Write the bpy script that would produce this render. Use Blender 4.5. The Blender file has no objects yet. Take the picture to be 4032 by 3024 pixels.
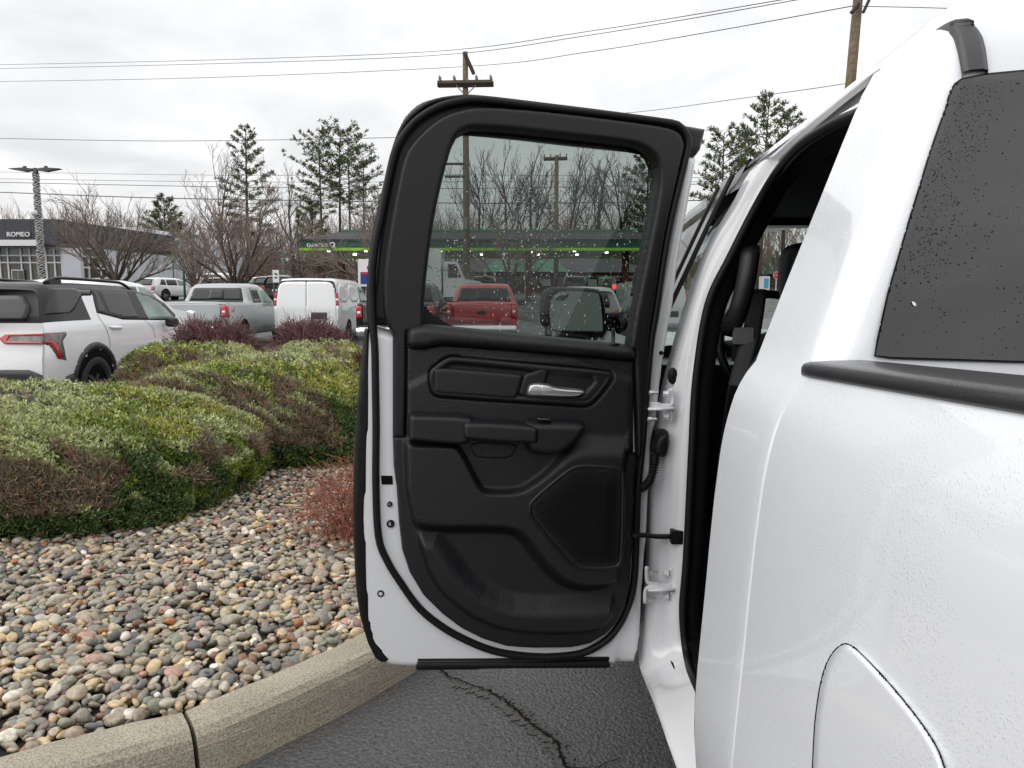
import bpy, math, random
import numpy as np
from mathutils import Matrix, Vector
random.seed(7); np.random.seed(7)
SC = bpy.context.scene
COL = SC.collection
# ---------------------------------------------------------------- camera
F, CX, CY, EYE = 2900.0, 2016.0, 1512.0, 1.45
PITCH = math.atan(332 / 2900.0)
CP, SP = math.cos(PITCH), math.sin(PITCH)
cd = bpy.data.cameras.new('camera'); cam = bpy.data.objects.new('camera', cd); COL.objects.link(cam)
cd.sensor_width = 36.0; cd.lens = 36.0 * F / 4032.0
cd.clip_start = 0.05; cd.clip_end = 1500
cam.location = (0, 0, EYE); cam.rotation_euler = (math.pi / 2 - PITCH, 0, 0)
SC.camera = cam
# ---------------------------------------------------------------- overcast sky
W = bpy.data.worlds.new('World'); SC.world = W; W.use_nodes = True
SUN_EL, SUN_AZ = math.radians(40), math.radians(246)
def build_world():
    nt = W.node_tree; nt.nodes.clear(); N = nt.nodes.new; L = nt.links.new
    out = N('ShaderNodeOutputWorld'); bg = N('ShaderNodeBackground'); L(bg.outputs[0], out.inputs[0])
    sky = N('ShaderNodeTexSky'); sky.sky_type = 'NISHITA'; sky.sun_disc = False
    sky.sun_elevation = SUN_EL; sky.sun_rotation = SUN_AZ; sky.air_density = 1.0; sky.dust_density = 4.0
    ss = N('ShaderNodeVectorMath'); ss.operation = 'SCALE'; ss.inputs['Scale'].default_value = 0.08
    L(sky.outputs[0], ss.inputs[0])
    tc = N('ShaderNodeTexCoord'); sx = N('ShaderNodeSeparateXYZ'); L(tc.outputs['Generated'], sx.inputs[0])
    mx = N('ShaderNodeMath'); mx.operation = 'MAXIMUM'; L(sx.outputs[2], mx.inputs[0]); mx.inputs[1].default_value = 0.0
    # cloud deck projected on a plane overhead so that it flattens to the horizon
    den = N('ShaderNodeMath'); den.operation = 'ADD'; L(mx.outputs[0], den.inputs[0]); den.inputs[1].default_value = 0.22
    dv = N('ShaderNodeVectorMath'); dv.operation = 'DIVIDE'
    cmb = N('ShaderNodeCombineXYZ'); [L(den.outputs[0], cmb.inputs[i]) for i in range(3)]
    L(tc.outputs['Generated'], dv.inputs[0]); L(cmb.outputs[0], dv.inputs[1])
    n1 = N('ShaderNodeTexNoise'); n1.inputs['Scale'].default_value = 1.9; n1.inputs['Detail'].default_value = 7; n1.inputs['Roughness'].default_value = 0.55
    n1.inputs['Distortion'].default_value = 0.5
    L(dv.outputs[0], n1.inputs['Vector'])
    cr = N('ShaderNodeValToRGB'); cr.color_ramp.elements[0].position = 0.30; cr.color_ramp.elements[1].position = 0.66
    cr.color_ramp.elements[0].color = (0.75, 0.755, 0.77, 1); cr.color_ramp.elements[1].color = (1.0, 1.0, 1.0, 1)
    L(n1.outputs[0], cr.inputs[0])
    # overcast luminance: zenith about two and a half times the horizon
    gr = N('ShaderNodeMapRange'); gr.inputs['From Min'].default_value = 0.0; gr.inputs['From Max'].default_value = 1.0
    gr.inputs['To Min'].default_value = 0.80; gr.inputs['To Max'].default_value = 1.36; L(mx.outputs[0], gr.inputs['Value'])
    sc = N('ShaderNodeVectorMath'); sc.operation = 'SCALE'; L(cr.outputs[0], sc.inputs[0]); L(gr.outputs[0], sc.inputs['Scale'])
    mix = N('ShaderNodeMix'); mix.data_type = 'RGBA'; mix.inputs['Factor'].default_value = 0.93
    L(ss.outputs[0], mix.inputs['A']); L(sc.outputs[0], mix.inputs['B'])
    L(mix.outputs['Result'], bg.inputs['Color']); bg.inputs['Strength'].default_value = 1.0
build_world()
sl = bpy.data.lights.new('sun', 'SUN'); sl.energy = 1.2; sl.angle = math.radians(75); sl.color = (1, 0.98, 0.95)
so = bpy.data.objects.new('sun', sl); COL.objects.link(so)
so.rotation_euler = (math.pi / 2 - SUN_EL, 0, math.pi - SUN_AZ)
so.location = (0, -10, 30)
VS = SC.view_settings
SC.display_settings.display_device = 'sRGB'
VS.view_transform = 'Standard'; VS.look = 'None'; VS.exposure = 0.32; VS.gamma = 1.0; VS.use_curve_mapping = False
SC.render.engine = 'CYCLES'; SC.cycles.use_denoising = True
SC.cycles.max_bounces = 8; SC.cycles.transparent_max_bounces = 12; SC.cycles.diffuse_bounces = 3; SC.cycles.glossy_bounces = 3
SC.cycles.caustics_reflective = False; SC.cycles.caustics_refractive = False
SC.cycles.sample_clamp_indirect = 4.0

# ---------------------------------------------------------------- pixel <-> place helpers (photo pixels, 4032 x 3024)
def ray(px, py):
    dx = (np.asarray(px, float) - CX) / F; dd = (np.asarray(py, float) - CY) / F
    return np.stack([dx, CP - SP * dd, -SP - CP * dd], -1)
CAM = np.array([0, 0, EYE])
def P(px, py, Y):
    r = ray(px, py); return CAM + r * (np.asarray(Y, float) / r[..., 1])[..., None]
def PZ(px, py, z):
    r = ray(px, py); return CAM + r * ((z - EYE) / r[..., 2])[..., None]
def PX(px, py, x):
    r = ray(px, py); return CAM + r * (x / r[..., 0])[..., None]
def PPL(px, py, p0, n):
    r = ray(px, py); n = np.asarray(n, float); t = ((np.asarray(p0) - CAM) @ n) / (r @ n); return CAM + r * np.asarray(t)[..., None]
def proj(p):
    p = np.asarray(p, float) - CAM
    f = p[..., 1] * CP - p[..., 2] * SP; u = p[..., 1] * SP + p[..., 2] * CP
    return CX + F * p[..., 0] / f, CY - F * u / f, f

# ---------------------------------------------------------------- object helpers
def mesh_of(name, verts, faces, smooth=False, uv=None):
    me = bpy.data.meshes.new(name)
    verts = np.asarray(verts, np.float32).reshape(-1, 3)
    if isinstance(faces, np.ndarray) and faces.ndim == 2:
        nf, k = faces.shape
        me.vertices.add(len(verts)); me.vertices.foreach_set('co', verts.ravel())
        me.loops.add(nf * k); me.loops.foreach_set('vertex_index', faces.astype(np.int32).ravel())
        me.polygons.add(nf); me.polygons.foreach_set('loop_start', np.arange(0, nf * k, k, dtype=np.int32))
        me.polygons.foreach_set('loop_total', np.full(nf, k, dtype=np.int32))
        me.update(calc_edges=True); me.validate()
    else:
        me.from_pydata([tuple(map(float, v)) for v in verts], [], [tuple(int(i) for i in f) for f in faces]); me.update()
    if smooth: me.shade_smooth()
    return me
def link(name, data, parent=None, mat=None):
    o = bpy.data.objects.new(name, data); COL.objects.link(o)
    if mat is not None and data is not None:
        for m in (mat if isinstance(mat, (list, tuple)) else [mat]): data.materials.append(m)
    if parent is not None:
        o.parent = parent
        if not parent.get('local'): o.matrix_parent_inverse = parent_world(parent).inverted()
    return o
def parent_world(p):
    m = Matrix.Translation(p.location) @ p.rotation_euler.to_matrix().to_4x4()
    if p.parent is not None: m = parent_world(p.parent) @ p.matrix_parent_inverse @ m
    return m
def obj(name, verts, faces, mat, parent=None, smooth=False):
    return link(name, mesh_of(name, verts, faces, smooth), parent, mat)
def tag(o, label=None, cat=None, group=None, kind=None):
    if label: o['label'] = label
    if cat: o['category'] = cat
    if group: o['group'] = group
    if kind: o['kind'] = kind
    return o
def empty(name, loc=(0, 0, 0), rz=0.0, local=False, parent=None):
    o = bpy.data.objects.new(name, None); COL.objects.link(o); o.empty_display_size = 0.2
    o.location = loc; o.rotation_euler = (0, 0, rz)
    if local: o['local'] = 1
    if parent is not None:
        o.parent = parent
    return o
def copy_tree(o, parent=None):
    c = o.copy(); COL.objects.link(c); c.parent = parent
    if parent is not None: c.matrix_parent_inverse = o.matrix_parent_inverse.copy()
    for ch in list(o.children): copy_tree(ch, c)
    return c

class MB:                                   # collects pieces of one mesh
    def __init__(s): s.v = []; s.f = []; s.n = 0
    def add(s, v, f):
        v = np.asarray(v, float).reshape(-1, 3); s.v.append(v); s.f += [tuple(int(i) + s.n for i in q) for q in f]; s.n += len(v); return s
    def box(s, a, b):
        x0, y0, z0 = a; x1, y1, z1 = b
        return s.add([(x0,y0,z0),(x1,y0,z0),(x1,y1,z0),(x0,y1,z0),(x0,y0,z1),(x1,y0,z1),(x1,y1,z1),(x0,y1,z1)],
              [(0,3,2,1),(4,5,6,7),(0,1,5,4),(1,2,6,5),(2,3,7,6),(3,0,4,7)])
    def tube(s, path, r, n=8, cap=True, flat=None):
        v, f = tube(path, r, n, cap, flat); return s.add(v, f)
    def grid(s, g):
        v, f = gridf(g); return s.add(v, f)
    def build(s, name, mat, parent=None, smooth=False):
        return obj(name, np.concatenate(s.v), s.f, mat, parent, smooth)
def gridf(g):
    g = np.asarray(g, float); a, b = g.shape[:2]
    i = np.arange(a * b).reshape(a, b)
    f = np.stack([i[:-1, :-1], i[1:, :-1], i[1:, 1:], i[:-1, 1:]], -1).reshape(-1, 4)
    return g.reshape(-1, 3), f
def frames(path):
    p = np.asarray(path, float); t = np.gradient(p, axis=0); t /= np.linalg.norm(t, axis=1)[:, None] + 1e-12
    up = np.array([0, 0, 1.0]) if abs(t[0][2]) < .9 else np.array([1.0, 0, 0])
    ns = []; n = np.cross(t[0], up); n /= np.linalg.norm(n)
    for k in range(len(p)):
        n = n - t[k] * (n @ t[k]); n /= np.linalg.norm(n) + 1e-12; ns.append(n)
    ns = np.array(ns); return p, t, ns, np.cross(t, ns)
def tube(path, r, n=8, cap=True, flat=None):
    p, t, a, b = frames(path); m = len(p); r = np.broadcast_to(np.asarray(r, float), (m,))
    th = np.arange(n) * 2 * math.pi / n
    ex, ey = (1, 1) if flat is None else flat
    v = p[:, None] + r[:, None, None] * (ex * np.cos(th)[None, :, None] * a[:, None] + ey * np.sin(th)[None, :, None] * b[:, None])
    f = [(i * n + j, i * n + (j + 1) % n, (i + 1) * n + (j + 1) % n, (i + 1) * n + j) for i in range(m - 1) for j in range(n)]
    if cap: f += [tuple(range(n))[::-1], tuple(range((m - 1) * n, m * n))]
    return v.reshape(-1, 3), f
def lathe(prof, n=24, axis='z'):
    prof = np.asarray(prof, float); th = np.arange(n) * 2 * math.pi / n
    r, h = prof[:, 0], prof[:, 1]
    v = np.stack([r[:, None] * np.cos(th), r[:, None] * np.sin(th), np.repeat(h[:, None], n, 1)], -1)
    if axis == 'x': v = v[..., [2, 0, 1]]
    if axis == 'y': v = v[..., [1, 2, 0]]
    m = len(prof)
    f = [(i * n + j, i * n + (j + 1) % n, (i + 1) * n + (j + 1) % n, (i + 1) * n + j) for i in range(m - 1) for j in range(n)]
    return v.reshape(-1, 3), f
def chaikin(p, it=2, closed=True):
    p = np.asarray(p, float)
    for _ in range(it):
        q = np.roll(p, -1, 0) if closed else p[1:]
        a = p if closed else p[:-1]
        r = np.stack([a * .75 + q * .25, a * .25 + q * .75], 1).reshape(-1, p.shape[1])
        p = r if closed else np.concatenate([p[:1], r, p[-1:]])
    return p
def cr_path(p, n=8):
    p = np.asarray(p, float); q = np.concatenate([[2 * p[0] - p[1]], p, [2 * p[-1] - p[-2]]]); o = []
    for i in range(1, len(q) - 2):
        for t in np.arange(n) / n:
            a, b, c, d = q[i - 1], q[i], q[i + 1], q[i + 2]
            o.append(.5 * ((2 * b) + (c - a) * t + (2 * a - 5 * b + 4 * c - d) * t * t + (3 * b - a - 3 * c + d) * t ** 3))
    return np.array(o + [p[-1]])
def sdist(poly, pts):
    """signed distance (+ inside) and nearest boundary point"""
    poly = np.asarray(poly, float); pts = np.asarray(pts, float)
    best = np.full(len(pts), 1e18); near = np.zeros_like(pts); ins = np.zeros(len(pts), bool)
    for k in range(len(poly)):
        a, b = poly[k], poly[(k + 1) % len(poly)]; ab = b - a
        t = np.clip(((pts - a) @ ab) / (ab @ ab + 1e-12), 0, 1); c = a + t[:, None] * ab
        d = ((pts - c) ** 2).sum(1); m = d < best; best[m] = d[m]; near[m] = c[m]
        cond = (a[1] > pts[:, 1]) != (b[1] > pts[:, 1])
        if a[1] != b[1]:
            ins ^= cond & (pts[:, 0] < (b[0] - a[0]) * (pts[:, 1] - a[1]) / (b[1] - a[1]) + a[0])
    d = np.sqrt(best); return np.where(ins, d, -d), near
def sstep(a, b, x):
    t = np.clip((x - a) / (b - a), 0, 1); return t * t * (3 - 2 * t)
def relief(name, poly, step, hf, mapf, mat, parent=None, holes=(), skirt=None, smooth=True):
    """a sheet with its own relief, cut to an outline; skirt = depth of its rim"""
    poly = np.asarray(poly, float); lo = poly.min(0) - step; hi = poly.max(0) + step
    us = np.arange(lo[0], hi[0] + step, step); vs = np.arange(lo[1], hi[1] + step, step)
    U, V = np.meshgrid(us, vs, indexing='ij'); pts = np.stack([U.ravel(), V.ravel()], -1)
    sd, near = sdist(poly, pts)
    for h in holes:
        s2, n2 = sdist(h, pts); m = -s2 < sd; sd = np.where(m, -s2, sd); near[m] = n2[m]
    keep = sd > -.75 * step; snap = sd < .4 * step
    pts = np.where((keep & snap)[:, None], near, pts); sdc = np.where(snap, 0, sd)
    idx = np.arange(len(pts)).reshape(U.shape)
    q = np.stack([idx[:-1, :-1], idx[1:, :-1], idx[1:, 1:], idx[:-1, 1:]], -1).reshape(-1, 4)
    ok = keep[q].all(1) & ~(snap[q].all(1) & (sd[q].mean(1) < 0))
    q = q[ok]; used = np.unique(q); re = np.full(len(pts), -1); re[used] = np.arange(len(used)); q = re[q]
    pu = pts[used]; h = hf(pu[:, 0], pu[:, 1], sdc[used]); h = np.broadcast_to(np.asarray(h, float), (len(pu),))
    v = mapf(pu[:, 0], pu[:, 1], h)
    if skirt is not None:
        e = np.concatenate([q[:, [0, 1]], q[:, [1, 2]], q[:, [2, 3]], q[:, [3, 0]]])
        key = np.sort(e, 1); _, inv, cnt = np.unique(key[:, 0] * 10 ** 7 + key[:, 1], return_inverse=True, return_counts=True)
        be = e[cnt[inv] == 1]; bv = np.unique(be); r2 = np.full(len(pu), -1); r2[bv] = len(pu) + np.arange(len(bv))
        vb = mapf(pu[bv, 0], pu[bv, 1], h[bv] - skirt)
        q = np.concatenate([q, np.stack([be[:, 1], be[:, 0], r2[be[:, 0]], r2[be[:, 1]]], 1)]); v = np.concatenate([v, vb])
    a = v[q[:, 0]]; 
    o = obj(name, v, q, mat, parent, smooth)
    return o
def rnd_edge(h, r):
    return lambda u, v, d: h * np.sqrt(np.clip(1 - (1 - np.clip(d / r, 0, 1)) ** 2, 0, 1))

# ---------------------------------------------------------------- materials
def srgb(r, g, b):
    return tuple(((c / 255) / 12.92 if c / 255 <= .04045 else ((c / 255 + .055) / 1.055) ** 2.4) for c in (r, g, b))
def mat(name, col, rough=.5, metal=0.0, coat=0.0, spec=.5, bump=None, var=None, rvar=None, em=None, rnd=None):
    """var = (scale, amount, [second colour]); bump = (kind, scale, strength, distance)"""
    m = bpy.data.materials.new(name); m.use_nodes = True; nt = m.node_tree; N = nt.nodes.new; L = nt.links.new
    b = nt.nodes['Principled BSDF']; b.inputs['Base Color'].default_value = (*col, 1); b.inputs['Roughness'].default_value = rough
    b.inputs['Metallic'].default_value = metal; b.inputs['Coat Weight'].default_value = coat; b.inputs['Coat Roughness'].default_value = .04
    b.inputs['Specular IOR Level'].default_value = spec
    tc = N('ShaderNodeTexCoord')
    if var:
        n = N('ShaderNodeTexNoise'); n.inputs['Scale'].default_value = var[0]; n.inputs['Detail'].default_value = 6; L(tc.outputs['Object'], n.inputs['Vector'])
        mr = N('ShaderNodeMapRange'); mr.inputs['From Min'].default_value = .35; mr.inputs['From Max'].default_value = .68
        L(n.outputs[0], mr.inputs['Value'])
        mx = N('ShaderNodeMix'); mx.data_type = 'RGBA'; mx.inputs['A'].default_value = (*col, 1)
        c2 = var[2] if len(var) > 2 else tuple(x * (1 - var[1]) for x in col)
        mx.inputs['B'].default_value = (*c2, 1); L(mr.outputs[0], mx.inputs['Factor']); L(mx.outputs['Result'], b.inputs['Base Color'])
        if rvar:
            m2 = N('ShaderNodeMapRange'); m2.inputs['To Min'].default_value = rvar[0]; m2.inputs['To Max'].default_value = rvar[1]
            L(mr.outputs[0], m2.inputs['Value']); L(m2.outputs[0], b.inputs['Roughness'])
    if bump:
        kind, sc, st, di = bump
        if kind == 'noise':
            t = N('ShaderNodeTexNoise'); t.inputs['Scale'].default_value = sc; t.inputs['Detail'].default_value = 4; o = t.outputs[0]
        else:
            t = N('ShaderNodeTexVoronoi'); t.inputs['Scale'].default_value = sc; o = t.outputs['Distance']
        L(tc.outputs['Object'], t.inputs['Vector'])
        bp = N('ShaderNodeBump'); bp.inputs['Strength'].default_value = st; bp.inputs['Distance'].default_value = di
        L(o, bp.inputs['Height']); L(bp.outputs[0], b.inputs['Normal'])
    if em: b.inputs['Emission Color'].default_value = (*em[0], 1); b.inputs['Emission Strength'].default_value = em[1]
    return m
def attr_mat(name, rough=.8, spec=.3, sheen=0, trans=0):
    m = bpy.data.materials.new(name); m.use_nodes = True; nt = m.node_tree; b = nt.nodes['Principled BSDF']
    a = nt.nodes.new('ShaderNodeAttribute'); a.attribute_name = 'tint'; nt.links.new(a.outputs['Color'], b.inputs['Base Color'])
    b.inputs['Roughness'].default_value = rough; b.inputs['Specular IOR Level'].default_value = spec
    return m
def set_tint(me, cols):
    """cols: one rgb for each face"""
    a = me.attributes.new('tint', 'FLOAT_COLOR', 'FACE'); c = np.ones((len(me.polygons), 4), np.float32); c[:, :3] = cols; a.data.foreach_set('color', c.ravel())
def glass(name, tint, rough=.01, ior=1.5, diffuse=None):
    m = bpy.data.materials.new(name); m.use_nodes = True; nt = m.node_tree; nt.nodes.clear(); N = nt.nodes.new; L = nt.links.new
    out = N('ShaderNodeOutputMaterial'); tr = N('ShaderNodeBsdfTransparent'); tr.inputs[0].default_value = (*tint, 1)
    gl = N('ShaderNodeBsdfGlossy'); gl.inputs['Roughness'].default_value = rough; fr = N('ShaderNodeFresnel'); ge = N('ShaderNodeNewGeometry'); mi = N('ShaderNodeMapRange'); mi.inputs['To Min'].default_value = ior; mi.inputs['To Max'].default_value = 1 / ior; L(ge.outputs['Backfacing'], mi.inputs['Value']); L(mi.outputs[0], fr.inputs[0])
    ms = N('ShaderNodeMixShader'); L(fr.outputs[0], ms.inputs[0]); L(tr.outputs[0], ms.inputs[1]); L(gl.outputs[0], ms.inputs[2]); L(ms.outputs[0], out.inputs[0])
    return m
def paint(name, col, drops=True, rough=.3):
    """car paint under clear coat, beaded with rain"""
    m = mat(name, col, rough=rough, coat=1.0, spec=.5); m.node_tree.nodes['Principled BSDF'].inputs['Coat Roughness'].default_value = .05 if drops else .04
    if drops:
        nt = m.node_tree; N = nt.nodes.new; L = nt.links.new; b = nt.nodes['Principled BSDF']; tc = N('ShaderNodeTexCoord')
        bp = None
        for sc, thr, dist in ((360, .36, .0009), (190, .20, .0012)):
            mp = N('ShaderNodeMapping'); mp.inputs['Scale'].default_value = (1, 1, .75); L(tc.outputs['Object'], mp.inputs[0])
            v = N('ShaderNodeTexVoronoi'); v.inputs['Scale'].default_value = sc; L(mp.outputs[0], v.inputs['Vector'])
            mr = N('ShaderNodeMapRange'); mr.inputs['From Min'].default_value = thr; mr.inputs['From Max'].default_value = thr * .35
            L(v.outputs['Distance'], mr.inputs['Value'])
            n = N('ShaderNodeTexNoise'); n.inputs['Scale'].default_value = 9 if sc > 100 else 14; n.inputs['Detail'].default_value = 3; L(tc.outputs['Object'], n.inputs['Vector'])
            m2 = N('ShaderNodeMapRange'); m2.inputs['From Min'].default_value = .34; m2.inputs['From Max'].default_value = .66; L(n.outputs[0], m2.inputs['Value'])
            mu = N('ShaderNodeMath'); mu.operation = 'MULTIPLY'; L(mr.outputs[0], mu.inputs[0]); L(m2.outputs[0], mu.inputs[1])
            q = N('ShaderNodeBump'); q.inputs['Strength'].default_value = .38; q.inputs['Distance'].default_value = dist; L(mu.outputs[0], q.inputs['Height'])
            if bp: L(bp.outputs[0], q.inputs['Normal'])
            bp = q
        L(bp.outputs[0], b.inputs['Normal']); L(bp.outputs[0], b.inputs['Coat Normal'])
    return m
M = {}
M['white'] = paint('white_paint', (.74, .76, .795))
M['white_dry'] = paint('white_paint_jamb', (.76, .77, .79), drops=False)
M['wet_black'] = paint('wet_black_plastic', (.022, .022, .024), True, .38); M['wet_black'].node_tree.nodes['Principled BSDF'].inputs['Coat Weight'].default_value = .25
M['plastic'] = mat('black_moulded_plastic', (.0095, .0095, .0115), .42, spec=.36, bump=('noise', 900, .12, .001))
M['leather'] = mat('grained_black_vinyl', (.0095, .0095, .0116), .38, spec=.42, bump=('voronoi', 360, .6, .0018))
M['leather2'] = mat('fine_grained_black_vinyl', (.0085, .0085, .0105), .36, spec=.42, bump=('voronoi', 520, .5, .0014))
M['rubber'] = mat('black_rubber', (.0065, .0065, .0072), .5, spec=.28)
M['darkcloth'] = mat('charcoal_trim', (.018, .018, .02), .75, spec=.3, bump=('noise', 300, .3, .001))
M['silver'] = mat('satin_silver', (.62, .62, .63), .28, metal=.85)
M['steel'] = mat('zinc_steel', (.5, .5, .48), .35, metal=.9)
M['tyre'] = mat('tyre_rubber', (.022, .022, .022), .75)
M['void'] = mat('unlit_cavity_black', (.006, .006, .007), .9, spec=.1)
# ================================================================ ground
def G(y): return np.interp(y, [-80, 24, 45, 75, 95, 140, 400], [0, 0, 1.3, 2.2, 2.8, 8.5, 14])
def asphalt():
    m = mat('wet_asphalt', (.047, .047, .050), .42, spec=.5)
    nt = m.node_tree; N = nt.nodes.new; L = nt.links.new; b = nt.nodes['Principled BSDF']; tc = N('ShaderNodeTexCoord')
    v = N('ShaderNodeTexVoronoi'); v.inputs['Scale'].default_value = 85; L(tc.outputs['Object'], v.inputs['Vector'])
    n = N('ShaderNodeTexNoise'); n.inputs['Scale'].default_value = 70; n.inputs['Detail'].default_value = 8; n.inputs['Roughness'].default_value = .7; L(tc.outputs['Object'], n.inputs['Vector'])
    ad = N('ShaderNodeMath'); ad.operation = 'MULTIPLY_ADD'; L(v.outputs['Distance'], ad.inputs[0]); ad.inputs[1].default_value = -.9; L(n.outputs[0], ad.inputs[2])
    bp = N('ShaderNodeBump'); bp.inputs['Strength'].default_value = 1; bp.inputs['Distance'].default_value = .005; L(ad.outputs[0], bp.inputs['Height']); L(bp.outputs[0], b.inputs['Normal'])
    n2 = N('ShaderNodeTexNoise'); n2.inputs['Scale'].default_value = 1.1; n2.inputs['Detail'].default_value = 6; L(tc.outputs['Object'], n2.inputs['Vector'])
    cr = N('ShaderNodeValToRGB'); cr.color_ramp.elements[0].position = .33; cr.color_ramp.elements[1].position = .72
    cr.color_ramp.elements[0].color = (.066, .066, .070, 1); cr.color_ramp.elements[1].color = (.104, .103, .103, 1); L(n2.outputs[0], cr.inputs[0])
    mx = N('ShaderNodeMix'); mx.data_type = 'RGBA'; mx.blend_type = 'MULTIPLY'; mx.inputs['Factor'].default_value = .9
    c3 = N('ShaderNodeValToRGB'); c3.color_ramp.elements[0].position = .35; c3.color_ramp.elements[1].position = .68; c3.color_ramp.elements[0].color = (.35, .35, .35, 1); c3.color_ramp.elements[1].color = (1.5, 1.48, 1.42, 1); L(n.outputs[0], c3.inputs[0])
    L(cr.outputs[0], mx.inputs['A']); L(c3.outputs[0], mx.inputs['B']); L(mx.outputs['Result'], b.inputs['Base Color'])
    mr = N('ShaderNodeMapRange'); mr.inputs['From Min'].default_value = .35; mr.inputs['From Max'].default_value = .7; mr.inputs['To Min'].default_value = .20; mr.inputs['To Max'].default_value = .36; L(n2.outputs[0], mr.inputs['Value']); L(mr.outputs[0], b.inputs['Roughness'])
    return m
M['asphalt'] = asphalt()
ys = np.array([-80, -20, 0, 5, 12, 24, 28, 33, 38, 45, 55, 65, 75, 85, 95, 110, 125, 140, 200, 400.]); xs = np.linspace(-320, 320, 33)
v, f = gridf([[(x, y, float(G(y))) for y in ys] for x in xs]); ground = tag(obj('ground', v, f[:, ::-1], M['asphalt']), kind='structure')
# leaf-littered slope under the wood
M['litter'] = mat('leaf_litter', (.085, .062, .045), .95, var=(.6, .5, (.13, .10, .07)), bump=('noise', 6, .8, .1))
v, f = gridf([[(x, y, float(G(y)) + .03) for y in (92, 110, 125, 140, 200, 399)] for x in np.linspace(-318, 318, 9)]); tag(obj('wooded_slope', v, f[:, ::-1], M['litter']), kind='structure')
# crack in the asphalt with silt beside it
def ribbon(pts, w, z, name, mm, parent, seed=0, n=8):
    rg = np.random.RandomState(seed); p = cr_path(np.array(pts, float), n); q = PZ(p[:, 0], p[:, 1], z)
    t = np.gradient(q, axis=0); nn = np.stack([-t[:, 1], t[:, 0], 0 * t[:, 0]], -1); nn /= np.linalg.norm(nn, axis=1)[:, None]
    j = rg.randn(len(q)) * w * .7; wd = w * (.6 + .8 * rg.rand(len(q))); wd[0] = wd[-1] = w * .2
    q = q + nn * j[:, None]; v, f = gridf([[a + b_ * s, a - b_ * s] for a, b_, s in zip(q, nn, wd)]); return obj(name, v, f, mm, parent)
M['silt'] = mat('crack_silt', (.085, .077, .066), .8, var=(25, .5, (.05, .049, .048)), bump=('noise', 80, .8, .006))
CRK = [(1700,2600),(1770,2662),(1800,2672),(1845,2690),(1905,2712),(1960,2742),(2010,2775),(2045,2805),(2090,2845),(2130,2876),(2160,2895),(2195,2925),(2203,2960),(2228,3018),(2270,3100)]
ribbon([(x - 14, y + 14) for x, y in CRK[2:]], .017, .004, 'silt_band', M['silt'], ground, 1)
ribbon([(x + 14, y - 12) for x, y in CRK[4:]], .011, .0045, 'silt_band', M['silt'], ground, 4)
ribbon(CRK, .0042, .007, 'crack', M['void'], ground, 2)
ribbon([(2228,3018),(2300,3022),(2360,3018),(2390,3000),(2450,2985)], .002, .007, 'crack', M['void'], ground, 3)
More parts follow.
